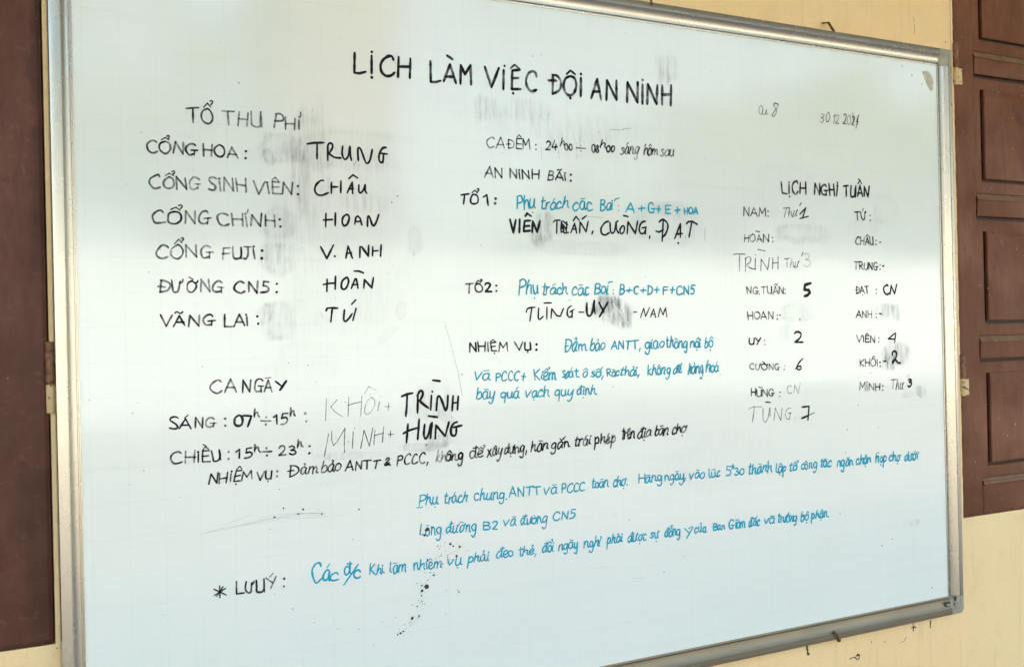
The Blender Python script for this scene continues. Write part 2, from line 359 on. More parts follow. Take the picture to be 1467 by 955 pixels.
def shutter(x_edge, s, label, zbase, wood, hinges, z_top=1700):
    root = empty('window_shutter', W(x_edge+s*170, zbase, -5)); tag(root, label, 'shutter')
    X = lambda u: x_edge+s*u
    def bx(u0, u1, z0, z1, n0, n1, name, bev=1.2):
        a, b2 = sorted((X(u0), X(u1))); return bm_obj(name, box_bm(a, b2, z0, z1, n0, n1), M[wood], root, bevel=bev)
    bx(0, 67 if s > 0 else 92, zbase, z_top, -14, 0, 'stile', 1.5); bx(300, 367, zbase, z_top, -14, 0, 'stile', 1.5)
    bk_ = bx(68, 299, zbase+3, z_top-3, -15.7, -14, 'back_board', 0); bk_.data.materials[0] = M['recess']  # coloured near-black so the panel grooves look shaded
    zl = zbase+82      # first ledge
    bx(67.6, 299.4, zbase, zl-9, -12, -.8, 'bottom_rail', 1.2)
    k = 0
    while zl < z_top:
        # moulded rail: front, with a sloping sill on top
        a, b2 = X(68), X(299); zt, zb = zl, (zl-52 if k else zl-8.4); bm = bmesh.new()
        prof = [(zb, -12), (zb, -1.5), (zb+1.6, -.6), (zt-17, 1.2), (zt-16, 2.6), (zt-14, 2.6), (zt-1, -4.6), (zt, -12)]
        r0 = [bm.verts.new(W(a, z, n)) for z, n in prof]; r1 = [bm.verts.new(W(b2, z, n)) for z, n in prof]
        for i in range(len(prof)): j = (i+1) % len(prof); bm.faces.new((r0[i], r0[j], r1[j], r1[i]))
        bm.faces.new(r0); bm.faces.new(r1[::-1]); bm_obj('moulded_rail', bm, M[wood], root)
        # field between this rail and the next: surround with an opening, then the raised panel
        zn = zl+321; z0, z1 = zl+.4, zn-60.5
        p0, p1 = zl+26, zn-85
        if z1 < z_top:
            bm = bmesh.new(); O = [(X(68), z0), (X(299), z0), (X(299), z1), (X(68), z1)]; I2 = [(X(91), p0), (X(276), p0), (X(276), p1), (X(91), p1)]
            Lo = [[bm.verts.new(W(x, z, n)) for x, z in L] for L, n in ((O, -12), (O, -5.2), (I2, -5.2), (I2, -12.5))]
            for q in range(3):
                for i in range(4): j = (i+1) % 4; bm.faces.new((Lo[q][i], Lo[q][j], Lo[q+1][j], Lo[q+1][i]))
            bm_obj('panel_surround', bm, M[wood], root)
            a, b2 = sorted((X(91+(12 if s > 0 else 12)), X(276-6)))
            pp = panel_prism(a, b2, p0+7, p1-.5, -4.5, -2.6, 2, 2, 14, 'raised_panel', M[wood], root)
        zl = zn; k += 1
    for h in hinges: hinge(*h, root, 14 if s > 0 else 0, s)
    settle(root); return root
W = W_sh
shutter(1826, 1, 'brown panelled window shutter on the wall right of the whiteboard', 166, 'wood', [(1830, 1219, 1166, 1127, 6.5), (1830, 529, 475, 436, 6.0)])
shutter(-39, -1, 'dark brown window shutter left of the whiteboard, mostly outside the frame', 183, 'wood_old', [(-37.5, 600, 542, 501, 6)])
W = _W

# ------------------------------------------------------------------ whiteboard
BW, BH = 1768, 1163.6
board = empty('whiteboard', W(BW/2, -38, -8)); tag(board, 'large framed whiteboard covered in black and blue marker handwriting', 'whiteboard')
surf = mesh_obj('writing_surface', [W(-12, -12), W(BW+12, -12), W(BW+12, BH+12), W(-12, BH+12), W(-12, -12, -10), W(BW+12, -12, -10), W(BW+12, BH+12, -10), W(-12, BH+12, -10)],
                [(0, 1, 2, 3), (4, 7, 6, 5), (0, 4, 5, 1), (1, 5, 6, 2), (2, 6, 7, 3), (3, 7, 4, 0)], M['board'], board)
def profile(wd, lip):
    m0, m1 = 4.6, wd-lip
    P = [(-.2, .05), (-.2, 1.8), (1.6, 2.0), (1.9, .9), (3.6, .9), (3.9, 3.6), (m0, 4.6)]
    for i in range(1, 9):
        a = i/8; P.append((m0+(m1-m0-1)*a, 4.6+6.2*a**2.3))
    P += [(m1-.6, 10.6), (m1-.4, 9.6), (m1+.6, 9.6), (m1+.8, 10.9), (wd-1.2, 10.6), (wd-.3, 10.2), (wd, 9.4), (wd, WN+1)]
    return P
def rail(kind, wd, lip):
    P = profile(wd, lip); L = []
    for e in (0, 1):
        row = []
        for s, n in P:
            if kind == 'top': row.append(W((BW-.4 if e else .4), BH+s, n))
            if kind == 'bottom': row.append(W((BW-.4 if e else .4), -s, n))
            if kind == 'left': row.append(W(-s, (BH-.4 if e else .4), n))
            if kind == 'right': row.append(W(BW+s, (BH-.4 if e else .4), n))
        L.append(row)
    K = len(P); vs = L[0]+L[1]; fs = [(i, i+1, K+i+1, K+i) for i in range(K-1)]
    bm = bmesh.new(); vv = [bm.verts.new(p) for p in vs]
    for f in fs: bm.faces.new([vv[q] for q in f])
    bm.faces.new(vv[:K][::-1]); bm.faces.new(vv[K:])
    o = bm_obj('frame_rail', bm, M['alu_dark' if kind == 'bottom' else 'alu'], board); o['label'] = kind+' rail of the aluminium frame'
    me = o.data; me.polygons.foreach_set('use_smooth', [len(p.vertices) == 4 for p in me.polygons]); me.set_sharp_from_angle(angle=R(30))
    return o
WD = {'top': (36, 11.5), 'bottom': (38, 12), 'left': (31, 14), 'right': (38, 11.5)}
for k in WD: rail(k, *WD[k])
def corner(cx, cz, sx, sz, wx, wz, lipx, lipz, rnd):
    Px, Pz = profile(wx, lipx), profile(wz, lipz); A = 8; vs = []; K = len(Px)
    for j in range(A+3):
        for i in range(K):
            s, n = Px[i]; t_, _ = Pz[i]; rr = rnd*max(s, 0)/wx if s > 0 else 0
            if j == 0: p = (0, t_)
            elif j == A+2: p = (s, 0)
            else:
                a = math.pi/2*(j-1)/A; p = (s-rr+rr*math.sin(a), t_-rr+rr*math.cos(a))
            vs.append(W(cx+sx*p[0], cz+sz*p[1], n+.25))
    fs = [(j*K+i, j*K+i+1, (j+1)*K+i+1, (j+1)*K+i) for j in range(A+2) for i in range(K-1)]
    bm = bmesh.new(); vv = [bm.verts.new(p) for p in vs]
    for f in fs:
        try: bm.faces.new([vv[q] for q in f])
        except ValueError: pass
    bmesh.ops.remove_doubles(bm, verts=bm.verts, dist=1e-6)
    o = bm_obj('corner_cap', bm, M['cap'], board); o.data.set_sharp_from_angle(angle=R(30))
for cx, sx, kx in ((0, -1, 'left'), (BW, 1, 'right')):
    for cz, sz, kz in ((0, -1, 'bottom'), (BH, 1, 'top')):
        corner(cx, cz, sx, sz, WD[kx][0], WD[kz][0], WD[kx][1], WD[kz][1], 11 if sz < 0 else 2)
bm_obj('latch_slot', box_bm(BW-19, BW-3, -19, -9, 7.6, 9.6), M['gap'], board, bevel=.5)
bm_obj('latch_slot', box_bm(BW-17, BW-4, -17, -13.5, 8.5, 10.2), M['alu'], board, bevel=.5)
bm_obj('screw_clip', box_bm(BW+8, BW+14, -9, 1, 9, 11.8), M['rust'], board, bevel=.8)
bm_obj('screw_clip', box_bm(BW+9, BW+20, -22, -12, 9.6, 11.0), M['alu'], board, bevel=.6)

# ------------------------------------------------------------------ handwriting
F={}
def g(c,wd,s): F[c]=(wd,s)
g('A',8,"0,0 4,10 8,0|1.4,3.4 7,3.5")
g('B',7,"1,0 1,10|~1,9.8 4.5,9.9 6,8 4.5,5.8 1.2,5.2|~1.2,5.2 5,5 6.8,2.8 5,.5 .8,0")
g('C',7.5,"~7.2,8.4 5.5,10 3,9.4 .8,6.8 .4,3.6 2,.8 4.6,0 7.5,1.3")
g('D',7.5,"1,0 1,10|~.4,9.8 4,9.6 7,7.4 7.4,4.2 5.4,1.2 .8,0")
g('Đ',8.6,"2,0 2,10|~1.4,9.8 5,9.6 8,7.4 8.4,4.2 6.4,1.2 1.8,0|0,5 4.6,5.1")
g('E',6,"6,9.8 .8,9.8 .5,.2 6,0|.7,5.2 5.2,5.3")
g('F',6,"6,9.8 .8,9.8 .5,0|.7,5.2 5.2,5.3")
g('G',8.5,"~7,8.4 5.2,10 2.4,9.2 .5,6 .8,2 3,.1 6.4,1|6.6,0 6.6,4.2|4,4.2 8.5,4.4")
g('H',7,".5,0 .4,10|6.6,0 6.8,10|.5,5.1 6.7,5.2")
g('I',1.4,".7,0 .7,7.9|.6,9.9 .8,10")
g('J',5.5,"1,9.6 5.5,9.8|~3.6,9.6 3.6,3 2.6,.4 .4,.8")
g('K',6.5,".5,0 .5,10|6,9.6 .8,4.6 6.5,0")
g('L',6,".6,10 .5,.2 6,.3")
g('M',8.5,"0,0 1,10 4.2,3.6 7.6,10 8.4,0")
g('N',7.2,".4,0 .6,10 6.6,.2 6.8,10")
g('O',8.2,"~4,10 1.2,8.2 .2,5 1.2,1.6 4,0 7,1.6 8,5 6.8,8.6 4,10")
g('P',6.5,".8,0 .9,10|~.3,9.6 4,10 6.3,8.2 5.6,5.6 .9,4.6")
g('R',7,".7,0 .8,10|~.2,9.4 4,10 6.1,8 5,5.6 1,4.9|1.4,5 6.8,.1")
g('S',6,"~5.8,8.8 4,10 1.4,9.3 .6,7.2 2.4,5.4 4.8,4 5.4,1.8 3.4,.1 .2,.7")
g('T',8,"0,9.7 8,10|4,9.8 3.9,0")
g('U',7,"~.4,10 .3,4 1.2,.8 3.4,0 5.8,1 6.7,4 6.8,10|6.8,10 6.8,.2")
g('Ư',8.5,"~.4,10 .3,4 1.2,.8 3.4,0 5.4,1 6.3,4 6.5,9.2|~6.5,8 8,8.6 8.3,10.3")
g('Ơ',9,"~4,9.6 1.2,8 .2,5 1.2,1.6 4,0 7,1.6 8,5 6.8,8.4 4,9.6|~6.8,8.2 8.6,8.8 8.8,10.6")
g('V',8,"0,10 3.8,0 8,10")
g('X',7,"0,10 7,0|7,10 0,0")
g('Y',7.5,"0,10 4,5.4|7.5,10 2.4,0")
g('0',5.6,"~3,10 .8,8 .2,5 .8,1.6 2.8,0 4.8,1.8 5.5,5.4 4.6,8.8 3,10")
g('1',4,".2,7.6 2.8,10 2.6,0")
g('2',6,"~.6,8 1.8,9.8 4.2,9.7 5.2,7.4 3.6,3.8 .4,.4|.4,.4 6,.3")
g('3',5.5,"~.8,9 2.8,10 4.8,8.6 4.2,6.4 2,5.4|~2,5.4 4.8,4.8 5.4,2.2 3.2,.1 .2,1.2")
g('4',6,"3.8,10 .2,3.2 6,3.4|4.6,6 4.3,0")
g('5',6,"6,9.8 1.6,9.8 1.2,5.8|~1.2,5.8 4.2,6 5.6,3.6 4,.6 .4,.2")
g('6',5.5,"~5,10 2,6 .4,2.4 2.2,0 4.8,1.6 4.2,4 1.2,3.4")
g('7',5.5,"0,9.8 5.5,9.8 2.6,0")
g('8',5.5,"~4.8,8.4 3,10 1.2,8.4 2.6,5.6 5,2.4 3,0 .6,2.2 3,5.2 4.8,8.4")
# lower, x height 5.8
g('a',5.6,"~5,5.2 3,5.9 .8,4.4 .4,1.8 1.8,0 3.8,1.2 5,5.2|~5,5.4 4.7,1.6 5.8,.3")
g('b',5,"~1,10 .7,4 .9,.4 3,0 4.8,2 4.4,4.8 2.4,5.4 .9,3.4")
g('c',4.6,"~4.6,4.6 3.4,5.9 1.2,4.8 .4,2.2 1.8,0 4.8,1")
g('d',5.8,"~4.8,5 3,5.9 .8,4.4 .4,1.8 1.8,0 3.8,1.2 5,4|~5.4,10 4.9,2 6,.3")
g('đ',6.2,"~4.8,5 3,5.9 .8,4.4 .4,1.8 1.8,0 3.8,1.2 5,4|~5.4,10 4.9,2 6,.3|3,8.2 7.2,8.4")
g('e',4.8,"~.5,2.6 3.2,3.2 4.4,4.8 3,6 1,4.8 .4,2.2 2,0 5,1.2")
g('g',5.6,"~4.8,5 3,5.9 .8,4.6 .5,2.2 2,.6 4,1.6 5,5|~5.1,5.4 4.9,0 4.2,-3.6 2,-4.6 .4,-3")
g('h',5.4,"~1.2,10 .8,5 .4,0|~.7,2.6 2.4,5.4 4.2,5.4 4.2,2 5.6,.2")
g('i',2,"~.8,5.8 .6,1.4 2,.3|1,7.8 1.1,8")
g('k',5.2,"~1,10 .6,0|4.4,5.8 .9,2.8 5.2,0")
g('l',2.4,"~1,10 .6,2 2.4,.4")
g('m',8.2,"~.6,5.8 .5,0|~.6,3.2 2.4,5.8 3.6,4.6 3.6,0|~3.7,3.4 5.6,5.8 7,4.4 7,1.2 8.4,.3")
g('n',5.6,"~.6,5.8 .5,0|~.6,3.2 2.6,5.8 4.4,4.6 4.4,1.2 5.8,.3")
g('o',5,"~2.8,5.9 .8,4.6 .4,2 2.2,0 4.4,1.6 4.6,4.6 2.8,5.9")
g('p',5.4,"~1,6 .8,0 .4,-4.6|~.8,3.6 2.8,5.8 4.8,4.4 4.2,1.2 1,.6")
g('q',5.4,"~4.8,5 3,5.9 .8,4.6 .5,2.2 2,.6 4,1.6 5,5|5,5.6 4.4,-4.6")
g('r',3.6,"~.6,5.8 .8,0|~.8,3.2 2,5.4 3.8,5.4")
g('s',4.2,"~4.2,5 2.6,5.9 1,4.8 2.4,3.2 3.8,1.6 2.4,0 .2,.7")
g('t',3.6,"~1.8,9.4 1.5,3 1.6,.6 3.8,.6|0,6.6 3.8,6.8")
g('u',5.6,"~.6,5.8 .6,1.6 2,0 4,1.6 4.6,5.8|~4.6,5.8 4.5,1.4 5.8,.3")
g('ư',6.2,"~.6,5.8 .6,1.6 2,0 4,1.6 4.6,5.8|~4.6,5.8 4.5,1.4 5.8,.3|~4.7,5.2 6,5.8 6.2,7.2")
g('ơ',5.6,"~2.8,5.9 .8,4.6 .4,2 2.2,0 4.4,1.6 4.6,4.6 2.8,5.9|~4.4,5 5.6,5.6 5.8,7")
g('v',5,"0,6 1.8,0 5,6.2")
g('x',4.8,"0,5.8 4.8,0|4.6,5.8 0,0")
g('y',5.4,"~.6,5.8 .8,2 2.2,.6 4,2 4.8,5.8|~4.9,5.8 4.4,-2 2.6,-4.6 .4,-3.2")
g(':',1.4,".6,9 .8,9.2|.6,0 .8,.2"); g('.',1.2,".5,0 .7,.2"); g(',',1.8,"1.4,.8 .3,-2.4")
g('-',4,"0,4 4,4"); g('+',7,"0,5 7,5.2|3.6,9 3.4,.8"); g('÷',9,"0,5 9,5|4.4,8.6 4.6,8.7|4.4,1.2 4.6,1.3"); g('/',6,"0,-2 6,10")
g('&',7,"~1,8 3,10 4.6,8 2,4 1,1.5 3,0 6,3|2,5 7,0|1.2,1 6.8,.6")
M_MARKS={0x302:"-2.6,0 .2,2.6 2.8,.1",0x300:"-1.6,2.4 1.4,.3",'flat':"-2.4,1.3 2.6,1.1",0x301:"-.8,.1 1.8,2.8",0x303:"~-2.6,.6 -1.2,2 .6,.9 2.4,2.4",0x306:"~-2,2.2 -.6,.4 1,.6 2.2,2.6",
0x309:"~-.6,2.4 .8,3 1.3,1.8 .2,.2",0x323:"-.1,-2.6 .1,-2.5"}
WRITING = [
 ('left column heading', [
  ("k", "TỔ", 155.5, 917.5, 194.1, 919.8, 20.7, 2.36, 0.72, 0),
  ("k", "THU", 206.5, 918.0, 265.4, 919.4, 21.1, 2.42, 0.55, 0),
  ("k", "PHÍ", 284.3, 918.6, 326.0, 919.0, 20.4, 2.5, 0.68, 0),
 ]),
 ('CỔNG HOA gate row', [
  ("k", "CỔNG", 97.8, 868.8, 168.6, 870.5, 17.9, 2.51, 0.8, 0),
  ("k", "HOA", 177.7, 869.5, 228.3, 869.4, 16.7, 2.6, 0.7, 0),
  ("k", ":", 239.9, 869.6, 242.5, 869.8, 11.6, 2.64, 0.85, 0),
 ]),
 ('student gate row', [
  ("k", "CỔNG", 100.2, 818.5, 173.6, 819.8, 18.4, 2.52, 0.62, 0),
  ("k", "SINH", 183.7, 819.2, 240.8, 819.1, 17.8, 2.61, 0.6, 0),
  ("k", "VIÊN", 251.4, 817.9, 312.0, 818.0, 18.1, 2.69, 0.62, 0),
  ("k", ":", 319.2, 818.8, 322.0, 818.9, 14.0, 2.73, 0.95, 0),
 ]),
 ('main gate row', [
  ("k", "CỔ", 103.3, 768.1, 143.8, 769.3, 18.8, 2.5, 0.85, 0),
  ("k", "NG", 150.1, 769.3, 185.7, 769.6, 18.0, 2.55, 0.6, 0),
  ("k", "CHÍNH", 196.5, 768.3, 283.6, 767.7, 19.0, 2.64, 0.65, 0),
  ("k", ":", 290.1, 769.0, 292.8, 769.0, 11.8, 2.7, 0.9, 0),
 ]),
 ('fourth gate row', [
  ("k", "CỔNG", 106.3, 717.7, 188.7, 718.9, 18.9, 2.53, 0.7, 0),
  ("k", "FUJI", 201.3, 717.5, 251.3, 718.2, 18.4, 2.62, 0.7, 0),
  ("k", ":", 260.4, 718.9, 263.1, 718.9, 12.7, 2.66, 0.9, 0),
 ]),
 ('road row', [
  ("k", "ĐƯỜNG", 108.2, 668.1, 204.0, 668.0, 18.0, 2.54, 0.62, 0),
  ("k", "CN5", 218.0, 667.8, 273.1, 667.0, 17.9, 2.64, 0.85, 0),
  ("k", ":", 283.5, 668.0, 286.2, 668.0, 12.8, 2.69, 0.9, 0),
 ]),
 ('bottom row of the gate list', [
  ("k", "VÃ", 111.5, 619.1, 146.0, 618.5, 15.8, 2.51, 0.85, 0),
  ("k", "NG", 150.6, 617.9, 189.5, 618.3, 17.0, 2.55, 0.8, 0),
  ("k", "LAI", 203.4, 617.6, 239.5, 617.5, 17.3, 2.61, 0.75, 0),
  ("k", ":", 252.3, 620.0, 254.9, 619.9, 12.7, 2.65, 0.85, 0),
 ]),
 ('day shift heading', [
  ("k", "CA", 181.2, 519.2, 218.4, 518.5, 18.7, 2.38, 0.7, 0),
  ("k", "NG", 226.7, 517.6, 260.7, 517.7, 17.4, 2.43, 0.72, 0),
  ("k", "À~", 260.7, 517.9, 274.6, 517.6, 15.9, 2.46, 0.75, 0),
  ("k", None, 2.79, 0.9, 0, "278.9,532.3 287.8,525.0"),
  ("k", None, 4.54, 1, 0, "295.6,532.1 285.5,518.7"),
 ]),
 ('morning shift row', [
  ("k", "S", 119.7, 469.8, 133.6, 468.9, 17.8, 2.3, 0.9, 0),
  ("k", "Á", 134.6, 469.4, 150.6, 468.9, 14.8, 2.32, 0.9, 0),
  ("k", "NG", 156.2, 469.1, 187.9, 468.1, 14.9, 2.35, 0.7, 0),
  ("k", ":", 199.9, 469.5, 202.7, 469.3, 11.4, 2.38, 0.78, 0),
  ("k", "07", 215.2, 468.0, 240.9, 466.5, 16.2, 3.04, 1, 0),
  ("k", "h", 245.1, 479.9, 253.2, 479.4, 11.1, 2.43, 0.78, 0),
  ("k", "÷", 254.9, 466.7, 270.0, 466.3, 12.7, 2.45, 0.78, 0),
  ("k", "15", 274.6, 466.5, 297.4, 467.3, 14.9, 2.47, 0.8, 0),
  ("k", "h", 300.4, 478.2, 308.3, 477.8, 11.2, 2.49, 0.78, 0),
  ("k", ":", 323.7, 468.9, 326.7, 468.8, 12.9, 2.52, 0.78, 0),
 ]),
 ('afternoon shift row', [
  ("k", "CH", 121.3, 418.1, 156.1, 418.3, 17.3, 2.31, 0.78, 0),
  ("k", "IỀU", 159.7, 418.5, 194.4, 417.9, 16.5, 2.36, 0.8, 0),
  ("k", ":", 204.4, 420.3, 207.1, 420.1, 11.4, 2.39, 0.78, 0),
  ("k", "15", 216.0, 419.2, 240.7, 418.6, 14.1, 2.41, 0.85, 0),
  ("k", "h", 243.7, 427.6, 252.5, 427.0, 10.5, 2.43, 0.78, 0),
  ("k", "÷", 255.8, 420.1, 271.0, 420.0, 12.7, 2.45, 0.78, 0),
  ("k", "23", 280.7, 419.0, 307.5, 419.4, 14.4, 2.48, 0.85, 0),
  ("k", "h", 310.8, 429.2, 319.7, 429.1, 11.8, 2.51, 0.78, 0),
  ("k", ":", 327.5, 419.6, 330.6, 419.4, 12.4, 2.52, 0.78, 0),
 ]),
 ('black duty line under the shift rows', [
  ("k", "NHIỆM", 174.4, 383.8, 239.1, 386.1, 14.6, 2.28, 0.88, 0.15),
  ("k", "VỤ", 245.9, 384.4, 269.1, 384.0, 13.7, 2.34, 0.88, 0.15),
  ("k", ":", 277.1, 387.6, 279.3, 387.4, 8.5, 2.36, 0.88, 0.15),
  ("k", "Đảm", 294.5, 386.2, 342.7, 387.6, 16.1, 2.07, 0.88, 0.15),
  ("k", "bảo", 348.4, 387.6, 378.5, 387.9, 16.3, 2.11, 0.88, 0.15),
  ("k", "ANTT", 387.7, 387.4, 445.2, 387.2, 13.6, 2.5, 0.88, 0.15),
  ("k", "&", 451.9, 389.8, 463.3, 390.0, 12.3, 2.78, 0.88, 0.15),
  ("k", "PCCC,", 474.7, 388.9, 529.1, 388.8, 16.4, 2.24, 0.88, 0.15),
  ("k", "kh", 543.3, 388.3, 561.0, 388.1, 17.2, 2.65, 0.4, 0.15),
  ("k", "ông", 561.0, 388.1, 592.4, 388.6, 17.3, 2.68, 0.88, 0.15),
  ("k", "để", 606.1, 390.4, 629.7, 390.4, 17.0, 2.35, 0.88, 0.15),
  ("k", "xây", 638.6, 390.9, 666.4, 391.2, 17.1, 2.39, 0.88, 0.15),
  ("k", "dựng,", 669.8, 392.2, 714.8, 393.6, 17.3, 2.43, 0.88, 0.15),
  ("k", "hàn~", 723.1, 393.3, 757.8, 394.4, 17.5, 2.47, 0.88, 0.15),
  ("k", "gắn", 763.0, 394.0, 801.7, 395.3, 17.7, 2.52, 0.88, 0.15),
  ("k", "trái", 812.2, 395.8, 845.6, 397.2, 17.9, 2.56, 0.88, 0.15),
  ("k", "phép", 853.6, 396.1, 899.7, 397.5, 18.1, 2.61, 0.88, 0.15),
  ("k", "trên", 912.1, 400.8, 940.1, 402.1, 18.4, 2.66, 0.88, 0.15),
  ("k", "địa", 947.6, 400.4, 977.6, 402.6, 18.5, 2.7, 0.88, 0.15),
  ("k", "bàn~", 986.1, 402.3, 1016.8, 403.5, 18.7, 2.74, 0.88, 0.15),
  ("k", "chợ", 1024.6, 403.4, 1058.5, 404.3, 18.9, 2.78, 0.88, 0.15),
 ]),
 ('night shift line near the top', [
  ("k", "CA", 650.8, 911.3, 685.7, 912.7, 17.8, 2.03, 0.72, 0),
  ("k", "ĐÊM", 689.8, 913.0, 736.6, 914.7, 16.2, 2.06, 0.8, 0),
  ("k", ":", 746.1, 915.3, 748.9, 915.5, 8.5, 2.09, 0.72, 0),
  ("k", "24", 766.6, 915.1, 789.9, 916.9, 15.3, 2.52, 0.9, 0),
  ("k", "h", 796.1, 923.9, 805.5, 924.5, 13.5, 2.27, 0.72, 0.25),
  ("k", "00", 806.0, 917.3, 821.7, 918.3, 10.5, 2.28, 0.9, 0),
  ("k", "÷", 830.2, 916.3, 849.5, 917.5, 12.4, 1.9, 0.72, 0),
  ("k", "08", 862.3, 917.1, 877.2, 917.8, 13.8, 2.61, 0.9, 0),
  ("k", "h", 880.5, 926.4, 893.2, 926.6, 13.8, 2.63, 0.9, 0.25),
  ("k", "00", 894.6, 920.3, 911.7, 921.2, 10.5, 2.64, 0.9, 0),
  ("k", "sáng", 924.1, 917.7, 965.2, 920.9, 19.8, 2.26, 0.72, 0.18),
  ("k", "hôm", 975.6, 919.7, 1007.5, 920.9, 18.1, 2.59, 0.72, 0.18),
  ("k", "sau", 1014.1, 919.9, 1044.8, 921.2, 18.9, 2.33, 0.72, 0.18),
 ]),
 ('parking guard heading', [
  ("k", "AN", 645.6, 862.0, 680.4, 862.8, 18.4, 2.4, 0.85, 0),
  ("k", "NINH", 694.0, 863.0, 752.0, 863.5, 15.7, 2.46, 0.85, 0),
  ("k", "BÃI", 769.5, 863.2, 806.1, 864.1, 15.3, 2.52, 0.85, 0),
  ("k", ":", 816.2, 864.6, 819.1, 864.8, 12.4, 3.09, 0.85, 0),
 ]),
 ('first team number', [
  ("k", "TỔ", 598.9, 814.8, 632.5, 816.1, 17.0, 2.85, 0.95, 0),
  ("k", "1", 641.7, 814.4, 655.0, 814.9, 17.7, 3.02, 0.95, 0),
  ("k", ":", 663.4, 818.8, 666.5, 818.9, 9.5, 3.16, 0.85, 0),
 ]),
 ('second team number', [
  ("k", "TỔ", 604.4, 666.8, 635.8, 667.7, 15.6, 2.61, 0.9, 0),
  ("k", "2", 640.9, 668.5, 654.0, 668.7, 14.2, 3.26, 1, 0),
  ("k", ":", 662.0, 669.7, 665.0, 669.7, 9.5, 2.78, 0.85, 0),
 ]),
 ('blue line of the first team', [
  ("b", "Phụ", 706.3, 810.9, 744.1, 813.1, 23.5, 2.59, 0.92, 0.08),
  ("b", "trách", 753.5, 811.7, 809.7, 814.3, 19.0, 2.52, 0.92, 0.08),
  ("b", "các~", 819.2, 812.6, 860.0, 813.4, 21.1, 2.58, 0.92, 0.08),
  ("b", "Bai", 876.1, 813.6, 906.0, 814.9, 19.5, 2.63, 0.92, 0.08),
  ("b", "A", 932.4, 811.1, 951.6, 811.7, 16.6, 2.68, 0.92, 0.08),
  ("b", "+", 961.2, 813.8, 975.3, 814.3, 12.8, 2.71, 0.92, 0.08),
  ("b", "G", 982.3, 812.6, 998.4, 813.2, 18.1, 2.73, 0.92, 0.08),
  ("b", "+", 1002.6, 814.0, 1012.3, 814.3, 13.0, 2.75, 0.92, 0.08),
  ("b", "E", 1022.2, 813.0, 1035.3, 813.4, 16.0, 2.77, 0.92, 0.08),
  ("b", "+", 1044.6, 814.1, 1055.8, 814.5, 13.1, 2.79, 0.92, 0.08),
  ("b", "HOA", 1065.9, 814.0, 1097.7, 814.8, 12.9, 2.97, 0.92, 0.08),
  ("b", None, 2.51, 0.9, 0, "909.3,832.2 911.2,835.5 919.7,838.1"),
  ("b", None, 2.52, 0.9, 0, "917.8,824.0 917.9,823.7"),
  ("b", None, 2.52, 0.9, 0, "917.2,815.5 917.4,815.2"),
 ]),
 ('blue line of the second team', [
  ("b", "Phụ", 706.5, 663.1, 744.4, 663.5, 24.1, 2.59, 0.92, 0.08),
  ("b", "trách", 752.1, 663.6, 804.7, 663.7, 18.9, 2.51, 0.92, 0.08),
  ("b", "các~", 813.8, 662.1, 850.4, 662.1, 21.1, 2.57, 0.92, 0.08),
  ("b", "Bai", 860.8, 664.1, 891.4, 664.0, 19.4, 2.61, 0.92, 0.08),
  ("b", "B", 914.5, 663.1, 925.3, 663.1, 17.7, 2.66, 0.92, 0.08),
  ("b", "+", 930.3, 664.9, 942.3, 664.8, 11.4, 2.67, 0.92, 0.08),
  ("b", "C", 946.0, 663.1, 956.9, 663.0, 16.0, 2.69, 0.92, 0.08),
  ("b", "+", 961.9, 664.8, 972.9, 664.8, 11.5, 2.71, 0.92, 0.08),
  ("b", "D", 977.8, 663.0, 988.9, 663.0, 15.4, 2.72, 0.92, 0.08),
  ("b", "+", 992.7, 664.1, 1003.8, 664.1, 12.9, 2.74, 0.92, 0.08),
  ("b", "F", 1011.8, 662.9, 1023.5, 662.9, 15.6, 2.76, 0.92, 0.08),
  ("b", "+", 1029.2, 664.1, 1038.7, 664.0, 13.0, 2.77, 0.92, 0.08),
  ("b", "CN5", 1043.9, 663.0, 1086.8, 663.3, 17.1, 2.81, 0.92, 0.08),
  ("b", None, 2.49, 0.9, 0, "891.2,683.2 894.3,685.9 901.6,686.3"),
  ("b", None, 2.5, 0.9, 0, "902.1,671.2 902.2,671.0"),
  ("b", None, 2.5, 0.9, 0, "901.8,664.9 901.9,664.7"),
 ]),
 ('black task heading', [
  ("k", "NH", 609.2, 567.8, 640.1, 567.5, 16.1, 2.74, 0.95, 0),
  ("k", "IỆM", 643.4, 567.7, 682.3, 567.6, 14.2, 2.53, 0.85, 0),
  ("k", "VỤ", 697.6, 568.0, 728.3, 567.5, 14.4, 2.58, 0.85, 0),
  ("k", ":", 737.9, 567.8, 741.0, 567.8, 10.9, 3.39, 0.85, 0),
 ]),
 ('blue task lines in the middle of the board', [
  ("b", "Đả", 794.1, 562.7, 821.3, 563.8, 23.4, 2.34, 0.95, 0.1),
  ("b", "m", 822.8, 563.7, 842.1, 563.8, 19.8, 2.36, 0.95, 0.1),
  ("b", "bảo", 849.5, 564.2, 880.8, 564.0, 19.3, 2.39, 0.95, 0.1),
  ("b", "ANTT,", 894.3, 564.5, 959.3, 563.8, 15.2, 2.45, 0.95, 0.1),
  ("b", "giao", 968.2, 564.2, 1011.8, 563.3, 19.3, 2.51, 0.95, 0.1),
  ("b", "thông", 1017.6, 564.2, 1066.9, 563.3, 18.9, 2.56, 0.95, 0.1),
  ("b", "nội", 1073.2, 563.7, 1098.1, 563.5, 17.1, 2.6, 0.95, 0.1),
  ("b", "bộ", 1106.1, 562.3, 1126.9, 561.8, 18.6, 2.63, 0.95, 0.1),
  ("b", "và~", 617.6, 519.6, 647.3, 518.9, 18.8, 2.18, 0.95, 0.1),
  ("b", "PCCC", 658.4, 517.1, 702.4, 516.1, 15.5, 2.23, 0.95, 0.1),
  ("b", "+", 707.2, 515.9, 715.9, 515.6, 14.4, 2.25, 0.95, 0.1),
